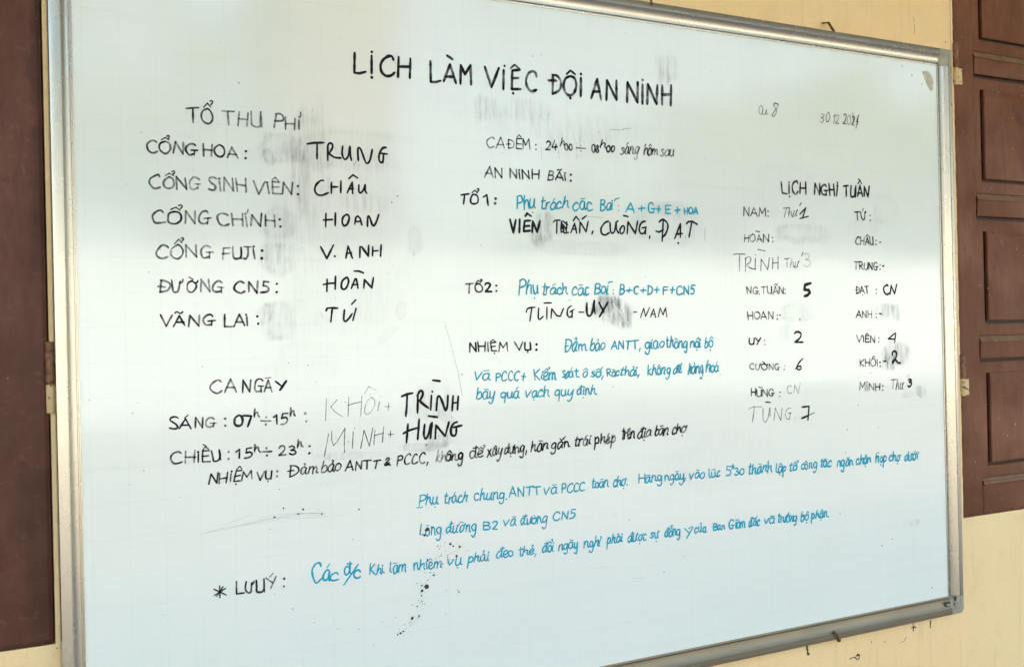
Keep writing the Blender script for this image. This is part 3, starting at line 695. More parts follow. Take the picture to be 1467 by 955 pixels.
  ("b", "Kiểm", 732.9, 515.7, 777.3, 515.5, 17.6, 2.29, 0.95, 0.1),
  ("b", "soá", 788.0, 516.9, 812.8, 516.5, 18.4, 2.33, 0.95, 0.1),
  ("b", "t", 815.0, 516.5, 824.0, 516.1, 17.3, 2.35, 0.95, 0.1),
  ("b", "ô", 832.1, 516.8, 842.0, 516.4, 16.1, 2.37, 0.95, 0.1),
  ("b", "số,", 848.2, 516.4, 877.0, 516.5, 16.8, 2.39, 0.95, 0.1),
  ("b", "Rác~", 883.4, 516.3, 910.2, 515.5, 13.2, 2.42, 0.95, 0.1),
  ("b", "thải,", 913.2, 515.9, 955.6, 514.7, 17.1, 2.46, 0.95, 0.1),
  ("b", "không", 973.5, 515.3, 1025.4, 515.3, 18.1, 2.52, 0.95, 0.1),
  ("b", "để", 1032.2, 516.1, 1051.3, 516.3, 15.6, 2.56, 0.95, 0.1),
  ("b", "hàng", 1066.4, 514.2, 1102.9, 514.4, 20.4, 2.6, 0.95, 0.1),
  ("b", "hoá", 1109.8, 515.8, 1139.7, 515.4, 19.3, 2.64, 0.95, 0.1),
  ("b", "bày~", 620.3, 488.4, 655.0, 487.9, 18.2, 2.19, 0.95, 0.1),
  ("b", "quá", 666.5, 487.5, 702.8, 487.3, 16.7, 2.23, 0.95, 0.1),
  ("b", "vạch", 715.1, 487.1, 762.2, 486.3, 16.9, 2.28, 0.95, 0.1),
  ("b", "quy", 773.5, 486.4, 811.6, 485.8, 17.1, 2.33, 0.95, 0.1),
  ("b", "định.", 818.8, 486.3, 862.2, 485.9, 15.5, 2.37, 0.95, 0.1),
 ]),
 ('long blue line in the lower half of the board', [
  ("b", "Phụ", 510.4, 320.9, 546.1, 319.4, 18.2, 2.09, 0.95, 0.1),
  ("b", "trách", 556.8, 319.3, 599.1, 318.7, 16.8, 2.13, 0.95, 0.1),
  ("b", "chung.", 611.8, 319.5, 674.3, 316.6, 17.1, 2.19, 0.95, 0.1),
  ("b", "ANTT", 679.0, 318.3, 740.2, 317.0, 16.8, 2.25, 0.95, 0.1),
  ("b", "và~", 746.5, 317.2, 774.2, 316.1, 17.0, 2.3, 0.95, 0.1),
  ("b", "PCCC", 783.6, 316.6, 830.8, 316.5, 14.7, 2.34, 0.95, 0.1),
  ("b", "toàn~", 845.4, 317.7, 882.9, 317.7, 17.4, 2.39, 0.95, 0.1),
  ("b", "chợ.", 891.2, 317.6, 923.9, 318.3, 16.4, 2.43, 0.95, 0.1),
  ("b", "Hàng~", 947.7, 318.7, 1000.6, 318.9, 16.6, 2.49, 0.95, 0.1),
  ("b", "ngày~,", 1007.0, 317.5, 1056.1, 317.8, 16.9, 2.55, 0.95, 0.1),
  ("b", "vào~", 1063.7, 316.5, 1100.6, 316.7, 16.4, 2.6, 0.95, 0.1),
  ("b", "lúc~", 1110.3, 315.6, 1137.7, 316.1, 16.6, 2.64, 0.95, 0.1),
  ("b", "5", 1151.0, 315.0, 1164.4, 314.4, 16.1, 2.67, 0.95, 0.1),
  ("b", "h", 1167.5, 326.5, 1172.7, 326.6, 8.7, 2.68, 0.95, 0.1),
  ("b", "30", 1173.4, 314.9, 1196.0, 314.2, 12.8, 2.7, 0.95, 0.1),
  ("b", "thành~", 1208.3, 313.5, 1267.1, 313.4, 20.4, 2.75, 0.95, 0.1),
  ("b", "lập", 1278.9, 310.9, 1305.0, 310.6, 17.9, 2.8, 0.95, 0.1),
  ("b", "tổ", 1312.0, 311.7, 1333.7, 311.4, 16.7, 2.84, 0.95, 0.1),
  ("b", "công", 1344.4, 312.3, 1388.5, 312.2, 16.8, 2.88, 0.95, 0.1),
  ("b", "tác~", 1397.5, 312.2, 1427.4, 311.6, 17.7, 2.93, 0.95, 0.1),
  ("b", "ngăn", 1443.5, 309.7, 1489.4, 310.0, 18.6, 2.98, 0.95, 0.1),
  ("b", "chặn", 1498.0, 310.2, 1540.9, 310.2, 18.1, 3.04, 0.95, 0.1),
  ("b", "họp", 1554.2, 309.3, 1586.2, 309.0, 18.3, 3.09, 0.95, 0.1),
  ("b", "chợ", 1594.4, 309.1, 1627.2, 308.4, 18.5, 3.13, 0.95, 0.1),
  ("b", "dưới", 1640.7, 307.3, 1682.9, 306.8, 17.9, 3.19, 0.95, 0.1),
  ("b", None, 2.13, 0.95, 0, "507.9,317.4 517.8,317.3"),
  ("b", None, 2.65, 0.95, 0, "1060.3,224.5 1067.8,227.2"),
 ]),
 ('short blue line in the lower half of the board', [
  ("b", "Lòng~", 511.6, 271.7, 549.8, 269.4, 18.3, 2.09, 0.95, 0.1),
  ("b", "đường~", 558.8, 270.0, 615.6, 267.5, 18.0, 2.14, 0.95, 0.1),
  ("b", "B2", 627.7, 268.8, 655.4, 266.6, 13.5, 2.19, 0.95, 0.1),
  ("b", "và~", 667.1, 270.5, 692.0, 269.3, 15.4, 2.22, 0.95, 0.1),
  ("b", "đường", 699.2, 268.3, 752.5, 267.7, 17.4, 2.26, 0.95, 0.1),
  ("b", "CN5", 764.7, 269.8, 808.7, 268.6, 15.0, 2.32, 0.95, 0.1),
 ]),
 ('blue reminder line at the bottom of the board', [
  ("b", "Cá", 328.8, 219.1, 357.4, 217.0, 26.0, 2.54, 0.95, 0.1),
  ("b", "c~", 357.4, 217.2, 371.4, 216.8, 19.6, 2.45, 0.95, 0.1),
  ("b", "đ", 382.2, 223.7, 392.8, 222.8, 19.7, 2.47, 0.95, 0.1),
  ("b", "c", 396.2, 216.3, 408.1, 215.9, 18.7, 2.49, 0.95, 0.1),
  ("b", "Khi", 422.6, 219.2, 448.0, 217.4, 16.7, 2.01, 0.95, 0.1),
  ("b", "làm~", 457.3, 216.2, 486.3, 216.1, 19.1, 2.04, 0.95, 0.1),
  ("b", "nhiệm", 498.9, 216.2, 549.9, 215.3, 16.5, 2.08, 0.95, 0.1),
  ("b", "vụ", 560.2, 216.4, 586.4, 214.8, 15.6, 2.13, 0.95, 0.1),
  ("b", "phải", 597.8, 216.3, 636.7, 215.7, 15.8, 2.17, 0.95, 0.1),
  ("b", "đeo", 651.8, 217.3, 683.4, 217.0, 16.0, 2.21, 0.95, 0.1),
  ("b", "thẻ,", 694.2, 216.5, 729.6, 215.3, 15.0, 2.25, 0.95, 0.1),
  ("b", "đổi", 741.2, 215.9, 764.2, 215.4, 17.5, 2.29, 0.95, 0.1),
  ("b", "ngày~", 774.6, 216.6, 815.0, 216.1, 17.1, 2.33, 0.95, 0.1),
  ("b", "nghỉ", 827.1, 215.1, 862.1, 214.4, 16.1, 2.37, 0.95, 0.1),
  ("b", "phải", 875.6, 216.3, 909.8, 216.7, 16.3, 2.42, 0.95, 0.1),
  ("b", "được", 921.0, 214.7, 962.3, 213.8, 16.5, 2.46, 0.95, 0.1),
  ("b", "sự", 971.3, 214.8, 990.6, 214.5, 16.7, 2.5, 0.95, 0.1),
  ("b", "đồng~", 1003.7, 214.6, 1040.7, 214.2, 17.5, 2.54, 0.95, 0.1),
  ("b", "Y", 1048.2, 208.1, 1067.1, 207.3, 17.6, 2.57, 0.95, 0.1),
  ("b", "của", 1072.9, 214.6, 1102.1, 213.4, 16.4, 2.6, 0.95, 0.1),
  ("b", "Ban", 1118.2, 214.1, 1146.7, 213.5, 13.0, 2.65, 0.95, 0.1),
  ("b", "Giám~", 1157.1, 212.7, 1196.9, 212.4, 18.1, 2.69, 0.95, 0.1),
  ("b", "đốc", 1205.1, 212.3, 1232.6, 212.1, 17.6, 2.73, 0.95, 0.1),
  ("b", "và~", 1245.7, 213.5, 1272.7, 212.6, 16.4, 2.77, 0.95, 0.1),
  ("b", "trưởng", 1280.5, 211.8, 1330.7, 210.8, 18.0, 2.82, 0.95, 0.1),
  ("b", "bộ", 1341.3, 209.0, 1362.0, 208.6, 18.2, 2.86, 0.95, 0.1),
  ("b", "phận.", 1368.7, 210.4, 1417.5, 210.4, 16.9, 2.91, 0.95, 0.1),
  ("b", None, 2.49, 0.95, 0, "405.1,238.3 380.4,208.7"),
 ]),
 ('starred note heading at the lower left', [
  ("k", "Ư", 225.3, 217.5, 237.9, 216.9, 17.3, 2.41, 0.82, 0),
  ("k", "U", 241.6, 216.9, 254.2, 215.9, 17.9, 2.43, 0.82, 0),
  ("k", "Ý", 259.8, 217.9, 275.4, 217.6, 18.0, 2.35, 0.82, 0),
  ("k", ":", 283.4, 219.8, 285.9, 220.0, 11.7, 2.79, 0.82, 0),
  ("k", None, 1.95, 0.9, 0, "178.9,229.5 197.2,218.2"),
  ("k", None, 1.96, 0.9, 0, "196.3,228.2 179.7,220.1"),
  ("k", None, 1.95, 0.9, 0, "187.7,233.0 187.8,215.4"),
  ("k", None, 1.96, 0.9, 0, "192.8,231.3 182.8,218.1"),
  ("k", None, 2.5, 0.88, 0, "212.7,235.9 212.5,217.7 224.5,217.6"),
 ]),
 ('weekly leave heading', [
  ("k", "LỊCH", 1310.1, 862.9, 1375.8, 865.0, 23.8, 3.43, 0.92, 0),
  ("k", "NGHỈ", 1397.9, 864.5, 1461.5, 865.8, 21.4, 3.54, 0.92, 0),
  ("k", "TUẦN", 1478.8, 864.3, 1552.7, 866.8, 22.6, 3.65, 0.92, 0),
 ]),
 ('names in the left leave column', [
  ("k", "NAM", 1210.4, 814.8, 1267.0, 816.3, 16.8, 2.36, 0.75, 0),
  ("k", ":", 1271.6, 816.9, 1274.5, 817.0, 10.5, 2.39, 0.75, 0),
  ("k", "HOA", 1211.4, 765.2, 1255.3, 765.7, 13.7, 2.36, 0.75, 0),
  ("k", ":", 1282.4, 766.7, 1285.3, 766.8, 8.6, 2.4, 0.75, 0),
  ("k", "N", 1258.9, 765.9, 1275.1, 766.1, 13.8, 2.39, 0.75, 0),
  ("k", "NG.TUẤN", 1214.8, 664.3, 1308.6, 663.7, 14.1, 2.38, 0.75, 0),
  ("k", ":", 1311.9, 664.1, 1314.8, 664.1, 8.9, 2.42, 0.75, 0),
  ("k", "HOAN", 1216.0, 614.4, 1280.4, 613.1, 14.1, 2.37, 0.75, 0),
  ("k", ":", 1288.8, 613.4, 1291.7, 613.4, 8.8, 2.4, 0.75, 0),
  ("k", "UY", 1217.4, 565.4, 1247.2, 564.7, 13.6, 3.14, 0.95, 0),
  ("k", ":", 1256.0, 564.5, 1258.9, 564.4, 9.6, 2.38, 0.75, 0),
  ("k", "CƯỜNG", 1216.9, 516.9, 1294.9, 513.7, 12.3, 2.37, 0.75, 0),
  ("k", ":", 1305.2, 513.8, 1308.1, 513.7, 7.7, 2.42, 0.75, 0),
  ("k", "HUNG", 1219.8, 465.1, 1278.8, 461.9, 13.7, 2.37, 0.75, 0),
  ("k", ":", 1291.9, 461.7, 1294.8, 461.6, 8.6, 2.41, 0.75, 0),
  ("k", None, 2.21, 0.8, 0, "1241.3,786.5 1251.2,785.6"),
  ("k", None, 2.2, 0.8, 0, "1239.8,481.3 1248.7,480.2"),
  ("k", None, 2.25, 0.8, 0, "1297.0,621.6 1299.2,621.3"),
 ]),
 ('names in the right leave column', [
  ("k", "TỨ", 1509.6, 816.1, 1545.0, 816.7, 17.5, 2.61, 0.75, 0),
  ("k", ":", 1552.8, 817.4, 1556.1, 817.5, 10.9, 2.64, 0.75, 0),
  ("k", "CHÂU", 1511.3, 766.0, 1562.9, 766.6, 15.8, 2.62, 0.75, 0),
  ("k", ":", 1568.3, 767.2, 1571.6, 767.3, 9.9, 2.65, 0.75, 0),
  ("k", "TRUNG", 1504.8, 714.4, 1574.4, 714.6, 15.1, 2.62, 0.75, 0),
  ("k", ":", 1579.4, 715.1, 1582.7, 715.2, 9.4, 2.66, 0.75, 0),
  ("k", "ĐẠT", 1507.3, 664.4, 1546.3, 663.9, 15.0, 2.61, 0.75, 0),
  ("k", ":", 1565.8, 664.3, 1569.1, 664.3, 9.4, 2.65, 0.75, 0),
  ("k", "ANH", 1507.9, 614.5, 1553.6, 613.5, 14.0, 2.62, 0.75, 0),
  ("k", ":", 1564.2, 613.8, 1567.5, 613.8, 8.7, 2.65, 0.75, 0),
  ("k", "VIÊN", 1507.3, 563.4, 1560.7, 561.7, 13.4, 2.62, 0.75, 0),
  ("k", ":", 1570.8, 561.9, 1574.1, 561.9, 8.4, 2.65, 0.75, 0),
  ("k", "KHÔI", 1514.4, 513.3, 1567.8, 511.0, 14.6, 2.62, 0.75, 0),
  ("k", ":", 1572.5, 511.3, 1575.9, 511.2, 9.1, 2.65, 0.75, 0),
  ("k", "MINH", 1512.9, 463.7, 1572.6, 460.5, 16.1, 2.62, 0.75, 0),
  ("k", ":", 1578.8, 460.7, 1582.1, 460.6, 10.0, 2.66, 0.75, 0),
  ("k", None, 3.19, 0.95, 0, "1581.2,772.2 1584.1,772.2"),
  ("k", None, 3.2, 0.95, 0, "1588.4,722.1 1592.1,722.2"),
  ("k", None, 3.19, 0.95, 0, "1575.4,621.6 1581.2,621.2"),
  ("k", None, 3.2, 0.95, 0, "1585.7,521.2 1592.0,521.3"),
 ]),
 ('day numbers in the left leave column', [
  ("k", "Thư", 1309.4, 815.3, 1350.3, 818.4, 19.6, 1.95, 0.6, 0.15),
  ("k", "Thư", 1312.3, 715.0, 1350.1, 717.5, 17.4, 1.95, 0.55, 0.15),
  ("k", "3", 1364.9, 717.9, 1382.0, 718.5, 26.1, 1.65, 0.45, 0),
  ("k", "2", 1334.5, 566.9, 1357.7, 566.6, 22.4, 3.43, 1, 0),
  ("k", "C", 1312.8, 464.9, 1325.7, 464.3, 17.4, 1.78, 0.55, 0),
  ("k", None, 2.3, 0.7, 0, "1357.5,840.6 1361.7,846.8"),
  ("k", None, 2.79, 0.85, 0, "1357.0,823.5 1374.0,837.5 1364.3,816.0"),
  ("k", None, 2.79, 0.85, 0, "1356.8,814.8 1380.5,820.1"),
  ("k", None, 2.3, 0.8, 0, "1360.0,739.9 1364.1,747.3"),
  ("k", None, 6.63, 1, 0, "1382.7,685.2 1366.9,681.8 1365.4,672.2 1377.0,671.2 1379.6,665.6 1372.8,660.6 1364.9,659.0"),
  ("k", None, 3.12, 1, 1, "1356.7,533.8 1346.2,525.6 1340.3,516.7 1343.9,512.0 1351.1,513.5 1350.6,518.5 1343.1,518.0 1336.7,514.0"),
  ("k", None, 1.79, 0.55, 0, "1330.4,466.8 1333.6,481.3 1342.5,464.9 1348.3,485.6"),
  ("k", None, 3.77, 1, 0, "1351.9,436.7 1370.8,437.4 1368.5,422.9 1366.8,410.3"),
  ("k", None, 3.76, 1, 0, "1349.9,414.1 1368.4,418.9"),
  ("k", None, 1.98, 0.8, 0, "1368.4,418.9 1385.0,423.9"),
  ("k", None, 2.78, 0.9, 0, "1351.2,612.6 1351.4,612.5"),
 ]),
 ('day numbers in the right leave column', [
  ("k", "C", 1589.8, 662.8, 1605.9, 662.8, 20.0, 3.57, 1, 0),
  ("k", "Thư", 1603.2, 461.2, 1642.7, 459.9, 18.6, 2.34, 0.65, 0.15),
  ("k", "3", 1655.6, 463.8, 1667.0, 464.1, 16.5, 3.46, 0.95, 0),
  ("k", None, 3.58, 1, 0, "1609.0,662.3 1612.7,680.9 1622.7,663.3 1629.9,683.9"),
  ("k", None, 3.24, 0.95, 0, "1621.1,579.5 1600.3,567.9 1621.3,567.3"),
  ("k", None, 3.24, 0.95, 0, "1623.6,580.0 1619.0,559.3"),
  ("k", None, 4.84, 1, 1, "1611.8,533.2 1612.8,539.2 1618.4,541.5 1624.0,537.8 1622.4,528.5 1611.9,516.2 1613.7,521.6 1621.4,522.4 1628.6,516.4 1636.0,516.0"),
  ("k", None, 2.18, 0.45, 0, "1657.3,484.0 1661.8,490.6"),
 ]),
 ('small thin pencilled date in the upper right', [
  ("k", "30", 1417.9, 1012.5, 1442.2, 1013.8, 20.0, 1.69, 0.75, 0.2),
  ("k", "12", 1451.9, 1013.8, 1469.6, 1014.4, 18.0, 1.7, 0.75, 0.2),
  ("k", "2024", 1481.5, 1013.9, 1526.5, 1014.3, 21.1, 1.73, 0.75, 0.2),
  ("k", None, 1.51, 0.75, 1, "1261.4,1034.5 1256.5,1027.3 1257.0,1019.1 1261.8,1016.7 1266.2,1025.3 1263.2,1034.0"),
  ("k", None, 1.51, 0.75, 1, "1266.6,1026.7 1264.5,1018.3 1271.7,1017.5 1274.7,1026.7 1274.6,1018.4 1279.0,1019.4"),
  ("k", None, 1.61, 0.8, 1, "1305.1,1038.8 1298.8,1042.8 1294.1,1037.9 1299.4,1031.4 1301.9,1025.4 1295.2,1015.2 1289.4,1015.7 1295.5,1024.9 1303.1,1033.1 1307.0,1040.4 1297.8,1040.3 1296.8,1036.1"),
  ("k", None, 1.73, 0.7, 0, "1511.2,1039.3 1513.4,1016.2"),
  ("k", None, 1.74, 0.7, 0, "1528.2,1036.3 1519.2,1007.9"),
 ]),
 ('large heading across the top of the board', [
  ("k", None, 4.57, 1, 0, "418.4,1047.6 417.1,1015.9 425.8,1015.6 436.5,1019.4"),
  ("k", None, 4.63, 1, 0, "447.0,1046.2 446.3,1017.6"),
  ("k", None, 4.63, 1, 0, "447.4,1052.3 447.5,1051.8"),
  ("k", None, 4.62, 1, 0, "446.4,1011.5 446.5,1011.0"),
  ("k", None, 4.7, 1, 1, "484.4,1043.3 481.5,1048.7 474.2,1047.4 465.6,1040.3 461.8,1030.9 464.0,1021.0 471.1,1016.1 479.6,1017.5 485.7,1022.6"),
  ("k", None, 4.72, 0.92, 0, "493.7,1049.4 491.7,1016.4"),
  ("k", None, 4.76, 0.92, 0, "514.3,1048.7 512.5,1016.7"),
  ("k", None, 4.72, 0.92, 0, "493.3,1033.2 513.3,1035.0"),
  ("k", None, 4.83, 0.85, 0, "550.0,1047.8 549.8,1013.9 558.7,1014.1 567.6,1017.3"),
  ("k", None, 4.88, 0.85, 0, "573.3,1016.7 585.6,1046.3 595.8,1015.9"),
  ("k", None, 4.88, 0.85, 0, "576.7,1025.1 592.8,1026.1"),
  ("k", None, 4.89, 0.85, 0, "580.8,1060.3 590.3,1055.5"),
  ("k", None, 4.94, 0.85, 0, "604.2,1015.5 605.6,1047.1 613.0,1032.1 623.9,1049.0 624.1,1016.2"),
  ("k", None, 5.04, 0.85, 0, "650.9,1048.8 662.7,1015.0 677.7,1049.1"),
  ("k", None, 5.11, 0.85, 0, "687.0,1046.4 685.6,1014.1"),
  ("k", None, 5.11, 0.85, 0, "688.6,1054.3 688.9,1054.0"),
  ("k", None, 5.14, 0.85, 0, "703.9,1047.6 701.9,1015.6 719.1,1017.1"),
  ("k", None, 5.14, 0.85, 0, "703.9,1047.6 718.6,1050.2"),
  ("k", None, 5.14, 0.85, 0, "703.1,1034.2 715.5,1036.0"),
  ("k", None, 5.14, 0.85, 0, "704.5,1009.0 704.6,1008.6"),
  ("k", None, 3.85, 0.85, 0, "700.1,1050.7 708.5,1058.2 719.3,1051.4"),
  ("k", None, 4.98, 0.8, 1, "751.7,1041.9 749.8,1048.4 743.5,1050.2 735.8,1045.8 730.6,1033.8 733.1,1022.0 740.6,1015.4 751.1,1018.8"),
  ("k", None, 5.31, 0.8, 0, "785.1,1048.2 783.5,1014.4"),
  ("k", None, 5.29, 0.8, 0, "775.6,1037.4 792.0,1038.7"),
  ("k", None, 4.78, 0.78, 1, "783.7,1048.0 794.3,1046.6 801.3,1036.8 798.0,1023.0 783.5,1014.4"),
  ("k", None, 5.12, 0.85, 1, "820.4,1049.1 810.8,1043.9 806.6,1031.2 810.2,1019.2 818.7,1015.0 827.6,1020.1 833.0,1033.6 829.7,1046.3 821.1,1049.2"),
  ("k", None, 4.03, 0.85, 0, "813.2,1052.1 821.4,1059.5 831.4,1053.3"),
  ("k", None, 5.39, 0.85, 0, "819.8,1010.5 819.9,1010.2"),
  ("k", None, 5.44, 0.85, 0, "843.0,1048.2 841.8,1015.8"),
  ("k", None, 5.44, 0.85, 0, "843.1,1055.3 843.3,1054.9"),
  ("k", None, 5.48, 0.8, 0, "863.9,1014.0 877.8,1049.6 885.1,1013.9"),
  ("k", None, 5.49, 0.8, 0, "868.2,1026.2 882.4,1027.5"),
  ("k", None, 5.55, 0.8, 0, "896.6,1013.6 898.8,1049.1 918.7,1015.5 919.3,1051.0"),
  ("k", None, 5.65, 0.78, 0, "941.6,1013.7 943.6,1050.1 965.0,1015.0 966.4,1051.6"),
  ("k", None, 5.72, 0.78, 0, "977.1,1048.8 975.9,1013.3"),
  ("k", None, 5.72, 0.78, 0, "977.4,1057.4 977.5,1057.2"),
  ("k", None, 5.74, 0.78, 0, "986.6,1014.2 989.2,1050.5 1008.0,1015.4 1010.7,1050.6"),
  ("k", None, 5.82, 0.78, 0, "1021.9,1051.0 1020.3,1015.8"),
  ("k", None, 5.87, 0.78, 0, "1042.5,1053.5 1040.6,1015.5"),
  ("k", None, 5.82, 0.78, 0, "1021.3,1034.0 1041.5,1036.5"),
 ]),
 ('top black name of the gate list', [
  ("k", None, 3.53, 1, 0, "337.2,897.8 348.4,900.2 364.3,901.5"),
  ("k", None, 3.11, 1, 0, "353.1,898.6 352.4,875.4"),
  ("k", None, 3.13, 1, 1, "370.5,898.1 369.8,874.0"),
  ("k", None, 3.13, 1, 1, "370.1,897.0 373.4,901.3 377.9,899.7 377.8,894.2 373.0,886.2 371.9,885.1 380.9,879.6 391.8,879.2"),
  ("k", None, 3.16, 1, 1, "394.9,898.1 393.7,885.3 398.1,877.2 404.0,883.7 406.9,898.3 407.3,885.1 409.1,876.3"),
  ("k", None, 3.2, 1, 1, "420.5,877.0 420.2,895.3 424.8,895.0 432.0,876.5 436.0,873.4 440.3,879.2 444.5,895.8"),
  ("k", None, 3.27, 1, 1, "468.3,900.6 461.6,898.5 456.0,888.0 456.1,878.5 460.5,875.9 463.0,881.7"),
  ("k", None, 3.25, 1, 0, "459.6,890.5 470.5,890.0"),
  ("k", None, 3.26, 1, 0, "463.6,889.6 462.4,876.3"),
 ]),
 ('second black name of the gate list', [
  ("k", None, 3.12, 1, 1, "362.2,842.2 357.2,841.7 349.7,834.3 347.8,826.0 351.6,820.2 359.0,819.1 369.7,823.5"),
  ("k", None, 3.14, 1, 0, "375.1,839.8 374.4,822.8"),
  ("k", None, 3.14, 1, 0, "374.1,832.7 385.5,833.4"),
  ("k", None, 3.16, 1, 0, "390.7,843.0 389.9,824.4"),
  ("k", None, 3.17, 1, 0, "400.8,825.1 409.5,842.1 409.6,823.8"),
  ("k", None, 3.18, 1, 0, "403.4,830.9 411.0,831.8"),
  ("k", None, 3.18, 1, 0, "403.9,847.3 411.0,853.6 418.7,848.9"),
  ("k", None, 3.2, 1, 1, "420.5,838.1 420.2,828.2 423.1,825.6 427.9,830.7 431.1,838.9 430.9,829.7 433.6,825.5"),
 ]),
 ('third black name of the gate list', [
  ("k", None, 3.12, 1, 0, "364.9,790.8 364.1,770.0"),
  ("k", None, 3.12, 1, 0, "360.6,780.5 375.5,781.8"),
  ("k", None, 3.14, 1, 0, "380.6,792.4 379.5,772.4"),
  ("k", None, 3.19, 1, 0, "412.2,775.2 414.0,785.8 417.3,788.9 421.6,784.9 423.7,775.0"),
  ("k", None, 3.19, 1, 0, "413.2,779.7 422.6,780.3"),
  ("k", None, 3.17, 1, 1, "398.4,790.3 393.1,786.2 391.2,778.5 393.9,772.7 399.2,774.8 402.8,783.2 401.8,789.3 397.8,790.5"),
  ("k", None, 3.22, 1, 1, "433.3,772.6 434.4,788.2 437.5,786.6 441.4,776.1 444.3,774.2 448.6,780.2 453.1,792.4"),
 ]),
 ('fourth black name of the gate list', [
  ("k", None, 3.11, 1, 0, "355.1,738.9 364.8,720.6 376.1,741.9"),
  ("k", None, 3.14, 1, 0, "377.7,724.4 378.2,724.1"),
  ("k", None, 3.16, 1, 0, "396.1,721.8 400.1,740.7 407.0,721.5"),
  ("k", None, 3.17, 1, 0, "397.5,729.1 405.7,730.3"),
  ("k", None, 3.2, 1, 0, "419.3,722.8 420.0,740.0 422.8,740.0 433.8,725.2 434.7,742.6"),
  ("k", None, 3.23, 1, 0, "441.6,740.4 440.9,725.9"),
  ("k", None, 3.23, 1, 0, "441.2,733.4 450.5,734.4"),
  ("k", None, 3.25, 1, 0, "456.0,743.7 454.5,725.5"),
 ]),
 ('fifth black name of the gate list', [
  ("k", None, 3.12, 1, 0, "364.5,688.1 363.6,669.2"),
  ("k", None, 3.11, 1, 0, "358.0,679.8 368.3,681.8 377.1,682.2"),
  ("k", None, 3.14, 1, 0, "378.3,692.8 377.2,672.8"),
  ("k", None, 3.17, 1, 0, "404.0,674.0 410.5,688.6 412.8,688.8 415.2,674.0"),
  ("k", None, 3.18, 1, 0, "405.6,679.5 415.0,680.4"),
  ("k", None, 3.2, 1, 0, "424.8,674.0 426.3,687.9 438.4,674.7 441.5,691.3"),
  ("k", None, 3.18, 1, 0, "409.1,701.3 417.2,701.3 424.8,698.6"),
  ("k", None, 3.16, 1, 1, "395.4,690.7 389.6,686.0 387.3,677.2 390.4,672.5 395.7,675.1 399.6,684.4 397.8,690.7 394.3,690.5"),
 ]),
 ('bottom black name of the gate list', [
  ("k", None, 3.12, 1, 0, "361.8,639.0 363.4,642.8 369.6,643.5 381.0,642.9"),
  ("k", None, 3.13, 1, 0, "371.9,642.8 368.9,621.5"),
  ("k", None, 3.17, 1, 0, "403.9,648.8 410.8,655.7"),
  ("k", None, 3.18, 1, 0, "411.2,642.4 405.3,623.2"),
  ("k", None, 3.16, 1, 1, "391.7,640.3 390.4,625.0 393.8,622.4 399.2,627.1 404.6,634.2"),
 ]),
 ('faint thin name in the morning row', [
  ("k", None, 1.28, 0.62, 0, "359.1,502.2 356.8,467.4"),
  ("k", None, 1.29, 0.62, 0, "376.2,499.4 365.8,488.8 371.6,481.4 384.8,472.1"),
  ("k", None, 1.3, 0.62, 0, "395.8,503.9 393.7,472.3"),
  ("k", None, 1.3, 0.62, 0, "393.6,489.4 401.8,491.9 415.4,494.1"),
  ("k", None, 1.31, 0.62, 0, "417.6,503.9 414.8,471.4"),
  ("k", None, 1.31, 0.62, 0, "422.2,506.6 429.3,517.8 442.0,511.1"),
  ("k", None, 1.33, 0.62, 0, "447.2,493.5 443.8,478.7"),
  ("k", None, 1.33, 0.62, 0, "456.3,484.7 464.8,484.2"),
  ("k", None, 1.34, 0.62, 0, "462.7,489.9 461.5,477.7"),
  ("k", None, 1.29, 0.62, 0, "389.1,495.0 389.5,494.7"),
  ("k", None, 1.33, 0.62, 0, "448.6,501.4 448.8,501.1"),
  ("k", None, 1.32, 0.62, 1, "431.3,499.3 425.2,492.9 421.6,479.8 424.8,473.9 431.3,476.0 438.7,487.8 438.3,496.7 432.5,500.9"),
 ]),
 ('faint thin name in the afternoon row', [
  ("k", None, 1.39, 0.75, 0, "353.6,412.6 361.2,447.3"),
  ("k", None, 1.39, 0.75, 0, "366.6,450.9 366.0,437.0 368.6,428.0 375.0,434.2 388.5,454.4 386.6,435.6 386.6,416.4"),
  ("k", None, 1.41, 0.75, 0, "401.7,447.8 399.6,422.2"),
  ("k", None, 1.42, 0.75, 0, "404.0,453.4 404.4,453.1"),
  ("k", None, 1.42, 0.75, 0, "413.6,420.7 419.9,448.9 428.3,423.2 434.9,452.1"),
  ("k", None, 1.44, 0.75, 0, "438.3,447.4 435.8,424.7"),
  ("k", None, 1.44, 0.75, 0, "437.0,439.4 452.0,442.4"),
  ("k", None, 1.45, 0.75, 0, "453.4,452.3 450.6,427.9"),
  ("k", None, 1.45, 0.75, 0, "460.5,439.9 470.9,439.2"),
  ("k", None, 1.45, 0.75, 0, "465.3,444.9 464.7,435.4"),
  ("k", None, 1.41, 0.75, 0, "393.1,432.5 393.4,432.3"),
 ]),
 ('bold black name in the morning row', [
  ("k", None, 3.64, 1, 0, "486.0,499.4 495.1,502.7 505.0,503.9"),
  ("k", None, 3.65, 1, 0, "495.5,501.9 494.3,483.8 492.1,466.9"),
  ("k", None, 3.68, 1, 0, "514.3,501.0 512.9,471.5"),
  ("k", None, 3.72, 1, 0, "538.5,498.7 536.4,474.7"),
  ("k", None, 3.72, 1, 0, "539.9,504.8 540.1,504.5"),
  ("k", None, 3.78, 1, 0, "577.6,495.9 575.3,471.9"),
  ("k", None, 3.78, 1, 0, "576.8,484.1 586.2,484.8"),
  ("k", None, 3.79, 1, 0, "587.1,494.9 585.1,472.8"),
  ("k", None, 3.72, 1, 0, "541.3,523.3 554.1,521.4"),
  ("k", None, 3.68, 1, 1, "512.9,498.8 517.4,506.0 521.8,506.3 522.9,500.6 518.3,492.2 517.1,491.2 523.1,485.2 532.4,478.4"),
